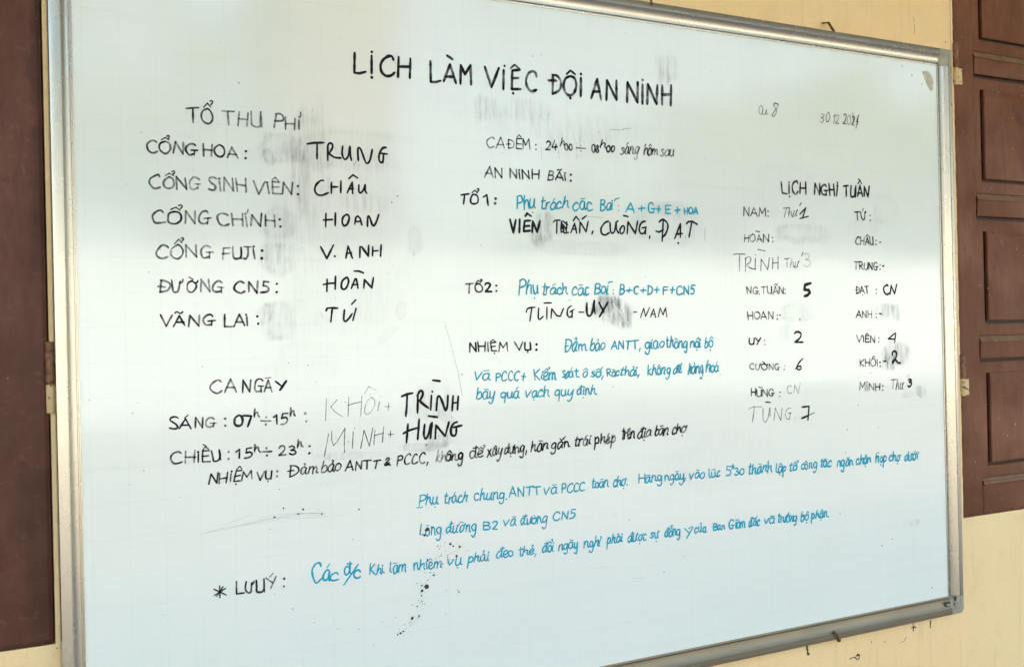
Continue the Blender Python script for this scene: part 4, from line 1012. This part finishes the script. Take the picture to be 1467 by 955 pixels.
  ("k", None, 3.73, 1, 1, "546.6,473.2 549.0,493.6 552.9,496.3 557.1,488.6 561.9,474.5 564.4,473.8 567.2,483.5 568.1,496.7"),
 ]),
 ('bold black name in the afternoon row', [
  ("k", None, 3.65, 1, 0, "495.7,454.3 492.3,423.9"),
  ("k", None, 3.64, 1, 0, "487.0,439.4 496.2,443.5 510.7,446.8"),
  ("k", None, 3.68, 1, 0, "515.6,461.1 512.2,428.7"),
  ("k", None, 3.72, 1, 0, "538.5,454.0 534.9,428.6"),
  ("k", None, 3.73, 1, 0, "543.5,427.3 545.2,449.6 561.5,430.2 569.0,453.1"),
  ("k", None, 3.78, 1, 0, "576.9,443.7 592.4,446.1"),
  ("k", None, 3.71, 1, 0, "532.4,465.1 548.1,462.4"),
  ("k", None, 3.7, 1, 1, "525.1,451.8 523.2,435.5 526.1,428.5 531.3,435.0 536.7,453.0"),
  ("k", None, 3.79, 1, 1, "584.3,452.4 577.9,450.5 572.5,442.7 572.7,432.9 577.3,429.7 581.3,432.9 582.3,443.3"),
  ("k", None, 3.1, 0.6, 0, "527.1,418.6 527.5,418.2"),
 ]),
 ('thick black names of the first team', [
  ("k", None, 4.6, 1, 0, "692.8,791.9 698.8,769.3 704.1,791.6"),
  ("k", None, 4.64, 1, 0, "711.8,792.5 710.6,770.5"),
  ("k", None, 4.66, 1, 0, "721.6,790.4 719.0,772.5 731.9,773.8"),
  ("k", None, 4.66, 1, 0, "721.6,790.4 732.7,791.3"),
  ("k", None, 4.66, 1, 0, "720.4,781.3 730.4,782.1"),
  ("k", None, 4.69, 1, 0, "736.0,770.9 737.5,790.3 746.1,771.8 752.0,791.3"),
  ("k", None, 3.75, 1, 0, "722.9,798.6 726.7,803.5 734.7,798.9"),
  ("k", None, 3.05, 1, 0, "779.2,790.4 783.4,793.4 792.7,793.8"),
  ("k", None, 3.05, 1, 0, "786.7,792.4 785.5,771.2"),
  ("k", None, 3.09, 1, 0, "814.6,772.3 823.2,789.5 826.8,772.0"),
  ("k", None, 3.09, 1, 0, "817.6,778.6 826.3,779.4"),
  ("k", None, 3.11, 1, 0, "833.0,772.8 834.7,792.1 846.7,775.0 851.6,793.8"),
  ("k", None, 3.14, 1, 0, "861.2,776.3 858.9,771.8"),
  ("k", None, 3.09, 1, 0, "820.1,793.5 826.2,801.7 832.6,795.1"),
  ("k", None, 3.12, 1, 0, "838.8,797.4 848.2,803.7"),
  ("k", None, 2.93, 1, 0, "795.5,792.1 794.3,772.4 800.8,775.0"),
  ("k", None, 2.93, 1, 0, "793.8,779.8 806.8,781.4"),
  ("k", None, 2.95, 1, 0, "807.0,791.2 805.1,771.5"),
  ("k", None, 2.93, 1, 0, "796.9,789.7 800.7,771.4 810.2,772.8"),
  ("k", None, 2.94, 1, 0, "799.7,786.1 805.9,775.2"),
  ("k", None, 2.94, 1, 0, "798.4,792.8 808.4,786.3"),
  ("k", None, 3.33, 1, 1, "895.4,795.2 887.4,792.4 878.8,782.1 880.1,772.8 887.5,770.4 895.9,774.4"),
  ("k", None, 3.33, 1, 1, "898.3,793.4 899.0,777.6 903.5,774.0 908.2,779.2 911.6,793.1 912.1,781.8 916.4,774.3"),
  ("k", None, 3.36, 1, 1, "925.2,788.1 919.6,780.7 921.7,773.4 928.0,777.1 929.0,786.1 925.2,788.1"),
  ("k", None, 3.43, 1, 1, "976.7,797.7 968.0,794.9 962.2,784.4 965.1,775.6 972.1,775.4 976.2,781.0"),
  ("k", None, 3.35, 1, 0, "910.8,793.1 915.5,796.4"),
  ("k", None, 3.37, 1, 0, "927.7,806.6 938.4,804.9"),
  ("k", None, 3.38, 1, 0, "935.1,773.5 937.7,795.8 953.4,774.0 959.1,797.1"),
  ("k", None, 3.42, 1, 0, "968.5,785.3 978.1,786.8"),
  ("k", None, 3.43, 1, 0, "976.8,786.1 975.9,774.6"),
  ("k", None, 3.44, 1, 0, "985.9,770.6 984.9,766.3"),
  ("k", None, 3.48, 1, 0, "1017.2,800.2 1013.6,761.6"),
  ("k", None, 3.46, 1, 0, "999.6,780.3 1007.0,778.6 1017.6,783.4"),
  ("k", None, 3.52, 1, 0, "1042.6,767.4 1056.9,795.5 1055.9,770.0"),
  ("k", None, 3.52, 1, 0, "1045.6,775.7 1061.0,777.2"),
  ("k", None, 3.53, 1, 0, "1050.3,759.4 1050.8,758.9"),
  ("k", None, 3.55, 1, 0, "1071.0,796.0 1075.7,800.1 1085.7,800.4 1096.3,795.6"),
  ("k", None, 3.57, 1, 0, "1083.6,799.0 1076.2,770.9"),
  ("k", None, 3.47, 1, 1, "1007.5,797.3 1015.7,802.1 1025.2,797.2 1027.3,787.6 1021.3,775.1 1013.5,768.4"),
 ]),
 ('pale scratch through the wiped patch', [
  ("w", None, 2.08, 1, 0, "900.8,646.6 915.6,631.4 927.5,617.3 937.0,606.2"),
 ]),
 ('black names of the second team', [
  ("k", None, 2.84, 1, 0, "720.8,633.3 722.5,638.7 728.1,640.9 738.4,641.6"),
  ("k", None, 2.86, 1, 0, "731.8,640.4 727.5,617.8"),
  ("k", None, 2.89, 1, 0, "762.3,641.4 761.5,620.7"),
  ("k", None, 2.89, 1, 0, "756.5,648.7 771.8,649.0"),
  ("k", None, 2.9, 1, 0, "770.0,622.3 772.0,638.9 781.9,626.6 789.0,625.3 796.1,639.3"),
  ("k", None, 2.97, 1, 0, "828.1,632.2 837.9,632.1"),
  ("k", None, 2.74, 1, 1, "745.8,640.3 744.4,624.6 747.1,620.6 754.3,625.7"),
  ("k", None, 2.82, 1, 1, "812.5,643.5 805.2,638.6 803.6,628.8 807.7,623.2 812.8,626.2"),
  ("k", None, 2.81, 1, 0, "809.4,633.0 817.8,637.3"),
  ("k", None, 2.82, 1, 0, "814.2,634.8 813.2,623.4"),
  ("k", None, 4.35, 1, 1, "845.0,648.5 844.4,632.1 848.6,625.1 855.4,630.7 860.7,651.9 860.1,640.6 861.9,629.4"),
  ("k", None, 4.39, 1, 0, "870.8,648.9 880.5,632.3"),
  ("k", None, 4.42, 1, 0, "889.7,649.0 871.3,623.9"),
  ("k", None, 2.68, 0.95, 0, "945.4,631.1 952.7,631.0"),
  ("k", None, 2.13, 0.95, 0, "960.7,620.9 968.4,638.5 972.0,622.7 981.8,639.5"),
  ("k", None, 2.15, 0.95, 0, "983.1,621.1 990.7,636.7 995.0,620.5"),
  ("k", None, 2.15, 0.95, 0, "985.4,626.6 994.1,627.0"),
  ("k", None, 2.16, 0.95, 0, "1000.3,621.5 1005.8,638.2 1011.7,625.2 1018.2,638.9 1020.9,621.2"),
  ("k", None, 1.6, 0.5, 0, "805.6,652.8 812.8,654.2"),
 ]),
 ('thin names written over the leave list', [
  ("k", None, 1.85, 0.75, 0, "1182.8,739.7 1192.7,741.4 1212.8,740.9"),
  ("k", None, 1.86, 0.75, 0, "1198.7,738.9 1197.0,708.0"),
  ("k", None, 1.87, 0.75, 0, "1214.0,734.4 1212.0,707.7"),
  ("k", None, 1.89, 0.75, 0, "1238.3,733.9 1237.0,712.9"),
  ("k", None, 1.89, 0.75, 0, "1238.8,739.9 1239.2,739.7"),
  ("k", None, 1.9, 0.75, 0, "1251.5,709.3 1253.1,732.2 1269.4,711.4 1274.2,735.3"),
  ("k", None, 1.92, 0.75, 0, "1283.1,734.7 1281.9,712.9"),
  ("k", None, 1.93, 0.75, 0, "1297.2,737.8 1296.1,712.5"),
  ("k", None, 1.92, 0.75, 0, "1283.0,724.4 1296.5,725.9"),
  ("k", None, 1.89, 0.75, 0, "1244.8,750.8 1263.8,748.0"),
  ("k", None, 1.87, 0.75, 1, "1211.7,731.0 1219.7,736.1 1226.7,732.5 1223.8,725.0 1215.7,720.1 1225.3,714.1 1239.1,711.7"),
  ("k", None, 1.71, 0.62, 0, "1213.0,440.2 1224.5,443.9 1246.3,442.9"),
  ("k", None, 1.72, 0.62, 0, "1227.6,442.9 1221.3,414.3"),
  ("k", None, 1.75, 0.62, 0, "1276.8,413.9 1280.7,438.8 1294.7,413.4 1298.5,437.6"),
  ("k", None, 1.78, 0.62, 0, "1314.4,426.6 1322.5,426.8"),
  ("k", None, 1.78, 0.62, 0, "1319.9,426.3 1317.7,414.6"),
  ("k", None, 1.79, 0.62, 0, "1333.3,415.6 1333.7,415.3"),
  ("k", None, 2.37, 0.8, 0, "1255.9,451.6 1269.2,450.4"),
  ("k", None, 1.74, 0.62, 1, "1249.3,439.9 1248.7,419.9 1253.9,412.4 1261.3,420.6 1266.9,440.1 1266.8,423.0"),
  ("k", None, 1.78, 0.62, 1, "1322.1,436.3 1311.8,434.3 1306.5,423.5 1311.3,414.9 1317.8,415.9"),
 ]),
 ('thin stray pen scratches', [
  ("k", None, 0.85, 0.45, 0, "565.9,614.0 570.1,601.3 577.1,575.6 587.7,534.7 593.3,503.1 595.1,496.0"),
  ("k", None, 0.76, 0.3, 0, "659.2,559.3 672.3,544.7"),
  ("k", None, 0.95, 0.4, 0, "850.7,801.7 863.0,802.2 883.0,801.1"),
  ("k", None, 1.35, 0.35, 0, "1115.4,790.0 1113.6,764.1"),
  ("k", None, 1.25, 0.35, 0, "903.2,960.6 932.2,962.1 932.6,964.6 950.9,966.6"),
  ("k", None, 1.33, 0.35, 0, "1068.4,773.0 1067.3,763.7"),
  ("k", None, 1.05, 0.3, 0, "757.7,920.9 758.5,897.9"),
  ("k", None, 1.07, 0.3, 0, "793.1,918.3 793.8,901.2"),
  ("k", None, 1.08, 0.3, 0, "831.1,931.9 831.1,903.4"),
  ("k", None, 1.08, 0.3, 0, "838.7,944.8 836.6,919.8"),
  ("k", None, 1.25, 0.4, 0, "413.0,868.8 416.7,875.1"),
  ("k", None, 0.89, 0.35, 0, "352.4,635.9 356.8,628.2"),
  ("k", None, 0.89, 0.35, 0, "347.4,953.1 345.6,946.4"),
 ]),
]
SMUDGES = [(293,889,37,28,0,0.26,0),(276,874,10,15,20,0.3,0),(320,887,24,22,0,0.32,1),(405,893,99,40,0,0.15,0),(342,862,40,98,0,0.17,0),(290,773,28,28,0,0.26,0),(283,746,22,53,0,0.14,1),(289,720,33,28,0,0.26,0),(268,728,9,15,-20,0.22,0),(287,624,33,36,0,0.25,0),(268,635,10,19,-15,0.28,0),(402,743,122,166,0,0.1,0),(516,752,16,25,0,0.18,0),(489,638,12,16,0,0.14,0),(464,601,24,9,35,0.12,0),(337,905,20,65,0,0.14,1),(427,811,47,20,0,0.16,1),(330,823,14,39,0,0.22,1),(656,979,29,24,0,0.22,1),(727,982,55,24,0,0.15,1),(1033,1082,29,34,0,0.34,1),(794,960,201,32,0,0.08,1),(837,932,88,37,0,0.12,1),(761,781,21,32,0,0.42,2),(744,759,20,12,-30,0.36,2),(829,746,117,15,-2,0.14,0),(1025,793,97,44,0,0.14,0),(1034,822,42,18,0,0.18,2),(903,633,52,30,-20,0.5,2),(922,625,28,20,-40,0.3,2),(886,645,33,18,0,0.35,2),(1361,786,83,21,0,0.24,0),(1383,771,57,8,0,0.2,0),(1345,626,45,22,0,0.22,0),(1310,587,18,19,0,0.14,1),(1622,534,51,28,0,0.4,2),(1604,516,25,18,0,0.42,2),(1593,629,29,18,0,0.32,2),(1627,623,13,21,0,0.3,1),(1694,453,22,14,-30,0.34,2),(1657,447,21,7,0,0.2,0),(1541,803,53,20,0,0.1,0),(1604,842,46,39,0,0.1,0),(520,415,42,8,-3,0.38,0),(549,422,30,14,8,0.3,2),(406,410,70,7,-2,0.2,0),(541,488,50,34,0,0.14,2),(565,460,23,9,-30,0.3,0),(1154,344,154,67,0,0.06,0),(1668,172,17,9,0,0.25,2),(329,558,67,43,0,0.05,0),(230,939,63,32,0,0.05,0),(1330,874,111,56,0,0.05,0)]
SPOTS = [(272.5,326.4,1.7),(286.8,338.3,1.4),(317.5,333.6,1.9),(309.6,327.4,1.7),(347.5,323.6,1.4),(408.3,324.7,1.4),(265.6,309.1,0.8),(281.0,368.1,0.9),(396.8,278.5,0.8),(525.0,280.1,3.8),(520.4,271.5,2.1),(566.5,251.9,2.5),(571.6,247.9,1.9),(583.7,245.3,2.1),(543.7,251.1,1.3),(548.7,250.0,0.8),(549.6,236.1,0.9),(545.8,233.1,0.8),(577.5,230.4,2.1),(525.0,229.3,1.6),(551.8,220.8,1.2),(560.9,230.7,1.1),(569.1,225.7,0.9),(535.4,204.3,1.9),(524.2,198.0,1.0),(522.1,186.9,4.2),(513.9,181.7,2.5),(513.4,190.3,1.5),(512.4,173.9,1.4),(512.8,164.8,1.1),(504.3,157.4,1.4),(495.5,139.4,2.8),(507.3,141.1,1.7),(491.6,128.7,0.8),(474.3,118.9,2.2),(479.2,121.0,1.6),(469.4,117.1,1.4),(579.9,171.0,1.6),(297.5,183.1,1.2),(332.5,163.5,0.6),(331.2,157.2,0.6),(367.1,142.0,0.6),(371.6,141.3,0.6),(403.9,135.8,0.8),(555.5,138.6,0.8),(427.9,107.2,0.6),(442.9,141.6,0.7),(485.8,823.2,1.3),(475.8,812.6,1.3),(232.9,982.6,1.2),(96.6,696.9,0.8),(90.3,897.9,0.8),(169.9,558.4,0.8),(70.2,495.4,0.9),(12.6,516.7,0.8),(83.7,411.8,0.9),(299.5,559.3,0.9),(330.4,555.0,1.1),(744.9,1076.4,1.0),(761.9,1080.6,0.8),(877.5,953.7,1.0),(636.0,746.5,0.9),(594.7,531.0,1.1),(896.8,497.5,1.0),(1144.6,510.1,0.9),(925.3,254.8,1.1),(1000.7,150.1,1.3),(1048.3,174.1,0.9),(1448.8,213.6,1.4),(1563.1,329.9,1.7),(1598.8,145.3,1.4),(1564.7,382.6,1.1),(1545.8,497.9,1.3),(1473.8,383.9,1.5),(1468.4,336.8,1.4),(1507.3,432.6,1.4),(1717.4,25.9,1.8),(1567.2,134.2,1.6),(1690.3,1135.0,1.8),(1720.2,1118.2,1.5),(1660.7,1151.7,1.5),(467.0,697.6,0.7),(1029.2,766.8,0.9),(1037.6,721.4,0.7),(973.1,694.9,0.8),(1793.9,1126.5,0.2),(1264.6,228.0,1.0)]
SCRATCHES = ['159,313 206,318 250,323 302,327 353,325','162,311 216,318 280,322','197,322 227,331 237,334','226,319 264,324 324,324 358,319','275,324 324,320 346,321','246,325 280,330 343,325','324,333 338,333 344,329','172,314 195,318','302,328 335,326 352,323','1361,36 1347,22','929,148 960,146','832,177 876,176','555,232 575,239 591,247','512,190 525,197 530,203','490,129 507,137']
TAPE = '1722,1147 1743,1149 1754,1138 1758,1126 1756,1109 1748,1106 1736,1121'

def parse_stroke(s):
    sm = s.startswith('~'); s = s.lstrip('~'); v = [float(a) for a in s.replace(',', ' ').split()]
    return sm, list(zip(v[::2], v[1::2]))
GL = {c: (wd, [parse_stroke(s) for s in st.split('|')]) for c, (wd, st) in F.items()}
MK = {c: parse_stroke(s) for c, s in M_MARKS.items()}
def catmull(P, k=6):
    if len(P) < 3: return P
    Q = [P[0]]+list(P)+[P[-1]]; out = []
    for i in range(1, len(Q)-2):
        p0, p1, p2, p3 = Q[i-1:i+3]
        for j in range(k):
            t = j/k; out.append(tuple(.5*((2*p1[a])+(-p0[a]+p2[a])*t+(2*p0[a]-5*p1[a]+4*p2[a]-p3[a])*t*t+(-p0[a]+3*p1[a]-3*p2[a]+p3[a])*t**3) for a in (0, 1)))
    out.append(P[-1]); return out
class Ink:
    def __init__(s): s.v = []; s.f = []; s.a = []; s.lv = 0
    def ribbon(s, P, th, den):
        # split at sharp corners
        runs = [[P[0]]]
        for i in range(1, len(P)):
            runs[-1].append(P[i])
            if i < len(P)-1:
                a = Vector(P[i])-Vector(P[i-1]); b = Vector(P[i+1])-Vector(P[i])
                if a.length > 1e-6 and b.length > 1e-6 and a.angle(b) > 1.0: runs.append([P[i]])
        for r_ in runs: s._run(r_, th, den)
    def _run(s, P, th, den):
        Q = [Vector(P[0])]
        for p in P[1:]:
            p = Vector(p); L = (p-Q[-1]).length
            if L < .05: continue
            k = max(1, int(L/5.0)); a = Q[-1].copy()
            for i in range(1, k+1): Q.append(a.lerp(p, i/k))
        if len(Q) == 1: Q.append(Q[0]+Vector((.25, .05)))
        s.lv = (s.lv+1) % 14; z0 = .25+s.lv*.035; ph = random.uniform(0, 100)
        N = len(Q); base = len(s.v); rows = []
        total = sum((Q[i+1]-Q[i]).length for i in range(N-1)); acc = 0
        for i, p in enumerate(Q):
            d_ = (Q[min(i+1, N-1)]-Q[max(i-1, 0)])
            d_ = d_.normalized() if d_.length > 1e-7 else Vector((1, 0))
            nrm = Vector((-d_.y, d_.x)); nz = noise.noise(Vector((ph, acc*.12, 0)))
            r = th*.5*(1+.34*nz); n2 = noise.noise(Vector((ph+30, acc*.07, 4)))
            if total > th*2: r *= min(1.0, .82+.3*min(acc, total-acc)/th)
            dn = den*(1+(.46 if den < .9 else .12)*n2)*(1.12 if min(acc, total-acc) < th*1.5 else 1.0)
            rows.append((p, nrm, d_, r, max(0, min(1.0, dn)), z0+.03*i/N))
            if i < N-1: acc += (Q[i+1]-Q[i]).length
        def add(p, z, a):
            s.v.append(W(p.x, p.y, z)); s.a.append(a); return len(s.v)-1
        # start cap fan, body, end cap
        prev = None; first = None
        for i, (p, nr, d_, r, dn, z) in enumerate(rows):
            l, rr = add(p+nr*r, z, dn), add(p-nr*r, z, dn)
            if i == 0: first = (l, rr)
            if prev: s.f.append((prev[0], prev[1], rr, l))
            prev = (l, rr)
        for (l, rr), (p, nr, d_, r, dn, z), sg in ((first, rows[0], -1), (prev, rows[-1], 1)):
            arc = [l]+[add(p+nr*r*math.cos(a)+d_*sg*r*math.sin(a), z, dn) for a in (math.pi*.25, math.pi*.5, math.pi*.75)]+[rr]
            s.f.append(tuple(arc if sg < 0 else arc[::-1]))
    def obj(s, name, m, parent):
        return mesh_obj(name, s.v, s.f, m, parent, attr=s.a)

ABOVE = (0x302, 0x300, 'flat', 0x301, 0x303, 0x306, 0x309)
def lay(ink, t, x0, z0, x1, z1, cap, th, den, sl):
    t = unicodedata.normalize('NFD', t); items = []
    for ch in t:
        o = ord(ch)
        if ch == '~':
            # long flat stroke instead of the grave / acute already gathered
            for it in items[::-1]:
                if it[1]: it[1][:] = ['flat' if (mk in (0x300, 0x301)) else mk for mk in it[1]]; break
            continue
        if o >= 0x300 and o < 0x370:
            if o == 0x31b:
                items[-1][0] = {'u': 'ư', 'o': 'ơ', 'U': 'Ư', 'O': 'Ơ'}[items[-1][0]]
            else: items[-1][1].append(o)
        else: items.append([ch, []])
    gap = 1.7 if t.isupper() or not any(c.islower() for c in t) else .75
    tot = sum(GL[c][0] for c, _ in items)+gap*(len(items)-1)
    p0, p1 = Vector((x0, z0)), Vector((x1, z1)); ax = (p1-p0); L = ax.length; ax.normalize(); kx = L/max(tot, .1)
    ky = cap/10; prev_low = False; x = 0
    for ch, marks in items:
        wd, st = GL[ch]; jy = random.uniform(-.04, .04)*cap; js = random.uniform(.92, 1.08); dn = den*random.uniform(.8, 1.12)
        rot = random.uniform(-.09, .09)
        seed_ = random.uniform(0, 40); low_ = ch.islower()
        def P(u, v):
            if low_ and v < 6.6: v = v*1.13
            elif low_: v = v+.5
            u2 = (x+u)*kx; v2 = v*ky*js; u2 += -rot*v2
            u2 += random.uniform(-.012, .012)*cap; v2 += random.uniform(-.012, .012)*cap
            q = p0+ax*u2; wn_ = Vector((q.x*.09, q.y*.09+v2*.09, seed_)); u2 += noise.noise(wn_)*.13*cap; v2 += noise.noise(wn_+Vector((31, 7, 3)))*.11*cap; q = p0+ax*u2; return (q.x+sl*v2, q.y+v2+jy)
        if prev_low and ch in 'aăâbcdđeghiklmnoôơpqrtuưvyxs' and random.random() < .6:
            ink.ribbon(catmull([P(-gap-.5, .3), P(-gap*.3, .9), P(.7, 3.4)], 4), th*.8, dn*.9)
        prev_low = ch in 'acdđeghiklmnotuư'
        for sm, pts in st:
            Q = [P(u, v) for u, v in pts]
            if sm: Q = catmull(Q, 5 if cap < 20 else 7)
            ink.ribbon(Q, th*1.2*(1.2 if len(pts) == 2 and abs(pts[0][0]-pts[1][0])+abs(pts[0][1]-pts[1][1]) < .5 else 1), dn)
        low = ch.islower(); tall = ch in 'bdđhklt'; topv = 10.9 if (not low or tall) else (7.3 if ch != 'i' else 8.6)
        lev = topv; mw = min(1.0, wd/7 if not low else .78); vs = 1.0 if not low else .85
        cx_ = wd/2 if ch not in 'ƯƠ' else wd/2-.8
        if ch in 'ươ': cx_ -= .5
        n_ab = 0
        for mk in marks:
            sm, pts = MK[mk]
            if mk == 0x323: Q = [P(cx_+u, v if not (ch in 'yg') else v-3) for u, v in pts]
            else:
                ox = 0
                if n_ab and mk in (0x309, 0x301, 0x300): ox = 2.4 if mk != 0x300 else -.3; lv_ = lev-1.0 if mk != 0x300 else lev+.4
                else: lv_ = lev
                if n_ab == 0 and ch == 'I' : lv_ = lev+.1; ox = 1.4 if mk == 0x301 else .2
                if mk == 0x302 and ch == 'I': lv_ = lev
                Q = [P(cx_+ox+u*mw, lv_+v*vs) for u, v in pts]; n_ab += 1; lev += 2.2
            if sm: Q = catmull(Q, 5)
            ink.ribbon(Q, th*(.92 if mk != 0x323 else 1.2), min(1, dn*1.08))
        x += wd+gap
random.seed(11)
def item_z(it):
    if it[1] is not None: return it[3]
    v = [float(a) for a in it[5].replace(',', ' ').split()]; return sum(v[1::2])/len(v[1::2])
ORD = 'first second third fourth fifth sixth seventh eighth ninth tenth eleventh twelfth'.split()
for label, items in WRITING:
    rows = []                        # one object per written line: items whose height on the board is close
    if 'leave column' in label or 'middle of the board' in label or 'scratches' in label or 'written over' in label or 'large heading' in label:
        lim = 17 if 'column' in label or 'over' in label else 38
        for it in items:
            z = item_z(it)
            for r_ in rows:
                if abs(r_[0]-z) < (lim if 'scratches' not in label else 1): r_[1].append(it); break
            else: rows.append((z, [it]))
        if 'large heading' in label: rows = [(0, items)]
        rows.sort(key=lambda r_: -r_[0])
    else: rows = [(0, items)]
    for ri, (_, its) in enumerate(rows):
        ink = Ink()
        for it in its:
            if it[1] is not None:
                c, t, x0, z0, x1, z1, cap, th, den, sl = it; lay(ink, t, x0, z0, x1, z1, cap, th, den, sl)
            else:
                c, _, th, den, sm, pts = it; v = [float(a) for a in pts.replace(',', ' ').split()]; P = list(zip(v[::2], v[1::2]))
                if sm: P = catmull(P, 6)
                ink.ribbon(P, th*(1.1 if 1.6 < th < 3.8 else 1.0), den)
        o = ink.obj('scratch' if 'scratches' in label else 'handwriting', M[c], board)
        if 'scratches' not in label: o['label'] = label if len(rows) == 1 else '%s row of the %s' % (ORD[ri] if ri < 12 else 'last', label)
# wiped-off ink
random.seed(2)
for i, (cx, cz, rx, rz, ang, al, kd) in enumerate(SMUDGES):
    K = 14; vs, at, fs = [], [], []; ca, sa = math.cos(R(ang)), math.sin(R(ang)); sd = random.uniform(0, 50)
    ex = 2.0 if kd == 0 else 1.6
    for a in range(K+1):
        for b_ in range(K+1):
            u, v = a/K*2-1, b_/K*2-1; u *= 1.25; v *= 1.25
            rr = (abs(u)**3+abs(v)**3)**(1/3)*(1+.28*noise.noise(Vector((u*1.3+sd, v*1.3, 1))))
            f = max(0, 1-rr); soft = min(1, f*ex*1.6); soft = soft*soft*(3-2*soft)
            if kd == 0: soft *= .55+.75*math.exp(-((f-.22)/.13)**2)*max(0, .6-u*.6)
            x, z = u*rx, v*rz; vs.append(W(cx+x*ca-z*sa, cz+x*sa+z*ca, .06+i*.0032)); at.append(al*soft*.95)
    for a in range(K):
        for b_ in range(K): q = a*(K+1)+b_; fs.append((q, q+K+1, q+K+2, q+1))
    mesh_obj('eraser_smudge', vs, fs, M['sm%d' % kd], board, attr=at)
# pale scratch through the wiped patch and thin dirt scratches
ink = Ink(); random.seed(4)
for s in SCRATCHES:
    v = [float(a) for a in s.replace(',', ' ').split()]; ink.ribbon(catmull(list(zip(v[::2], v[1::2])), 4), .8, .2)
o = ink.obj('dirt_scratches', M['speck_ink'], board); o['kind'] = 'stuff'
vs, fs = [], []
for x, z, r in SPOTS:
    K = 9; b0 = len(vs); ph = random.uniform(0, 9)
    for k in range(K):
        a = 2*math.pi*k/K; q = r*(1+.45*noise.noise(Vector((math.cos(a)*1.5+ph, math.sin(a)*1.5, x)))); vs.append(W(x+q*math.cos(a), z+q*math.sin(a)*.9, .78))
    fs.append(tuple(range(b0, b0+K)))
random.seed(9)
TRAIL = [p_ for p_ in SPOTS if 470 < p_[0] < 620 and 60 < p_[1] < 300]
for _ in range(150):                     # small satellite specks along the splashed trail
    c_ = random.choice(TRAIL); sp_ = random.choice((3, 7, 13)); a = (c_[0]+random.gauss(0, sp_), c_[1]+random.gauss(0, sp_)); r = random.choice((.25, .35, .5, .8)); b0 = len(vs); ph = random.uniform(0, 6)
    for k in range(6): vs.append(W(a[0]+r*random.uniform(.7, 1.3)*math.cos(k+ph), a[1]+r*random.uniform(.7, 1.3)*math.sin(k+ph), .79))
    fs.append(tuple(range(b0, b0+6)))
for _ in range(260):                     # fly specks scattered over the board
    a = (random.uniform(5, BW-5), random.uniform(5, BH-5)); r = random.choice((.3, .35, .4, .6)); b0 = len(vs)
    for k in range(6): vs.append(W(a[0]+r*math.cos(k*1.047), a[1]+r*math.sin(k*1.047), .83))
    fs.append(tuple(range(b0, b0+6)))
o = mesh_obj('dirt_specks', vs, fs, M['speck'], board); o['kind'] = 'stuff'
v = [float(a) for a in TAPE.replace(',', ' ').split()]; P = list(zip(v[::2], v[1::2])); n = len(P)
tp = mesh_obj('tape_remnant', [W(x, z, .45) for x, z in P]+[W(x, z, .02) for x, z in P], [tuple(range(n))[::-1]]+[(i, (i+1) % n, n+(i+1) % n, n+i) for i in range(n)], M['tape'], board)
tp['label'] = 'torn grey tape remnant at the upper right corner'
settle(board)

# ------------------------------------------------------------------ nails and brackets holding the board
def bar(name, pts, wd, th, label, cat, group=None, m='rust'):
    # pts: (x, z, n) along the bent strip
    vs, fs = [], []; K = len(pts)
    for i, (x, z, n) in enumerate(pts):
        k = 1 if i not in (0, K-1) else .85
        a = Vector(pts[min(i+1, K-1)])-Vector(pts[max(i-1, 0)]); a.normalize(); s = Vector((0, 0, 1)).cross(a)
        if s.length < .2: s = Vector((1, 0, 0))
        s.normalize(); u = a.cross(s).normalized()
        for e, g_ in ((-1, -1), (1, -1), (1, 1), (-1, 1)):
            p = Vector((x, z, n))+s*e*wd/2*k+u*g_*th/2; vs.append(W(p.x, p.y, p.z))
    for i in range(K-1):
        for k in range(4): j = (k+1) % 4; fs.append((i*4+k, i*4+j, i*4+4+j, i*4+4+k))
    fs += [(0, 1, 2, 3), (K*4-1, K*4-2, K*4-3, K*4-4)]
    bm = bmesh.new(); vv = [bm.verts.new(p) for p in vs]
    for f in fs: bm.faces.new([vv[q] for q in f])
    o = bm_obj(name, bm, M[m], None, bevel=.4, seg=1); tag(o, label, cat, group); return o
GN = 'rusty fixings along the frame of the whiteboard'
bar('nail', [(985, 1222, 4), (988, 1212, 7), (992, 1203, 12), (993, 1193, 13.5)], 4.6, 2.5, 'rusty bent nail beside the twisted wire, over the top rail of the whiteboard', 'nail', GN)
bar('wire', [(953, 1204.5, 6), (964, 1205, 7), (970, 1210, 7), (976, 1224, 2), (984, 1236, -14)], 4.0, 3.0, 'short dark twisted wire end on the top rail of the whiteboard', 'wire', GN)
bar('nail', [(1445, 1222, -14), (1446, 1219, 2), (1450, 1208, 6), (1455, 1199, 9)], 7.0, 3, 'single flat rusty nail above the top rail, nearer the right shutter', 'nail', GN)
bar('bracket', [(1412, -20, 11.5), (1420, -30, 12.5), (1428, -41, 9), (1440, -44, 2), (1444, -38, -8), (1446, -34, -15)], 8, 3, 'bent metal bracket under the bottom rail of the whiteboard', 'bracket', GN)
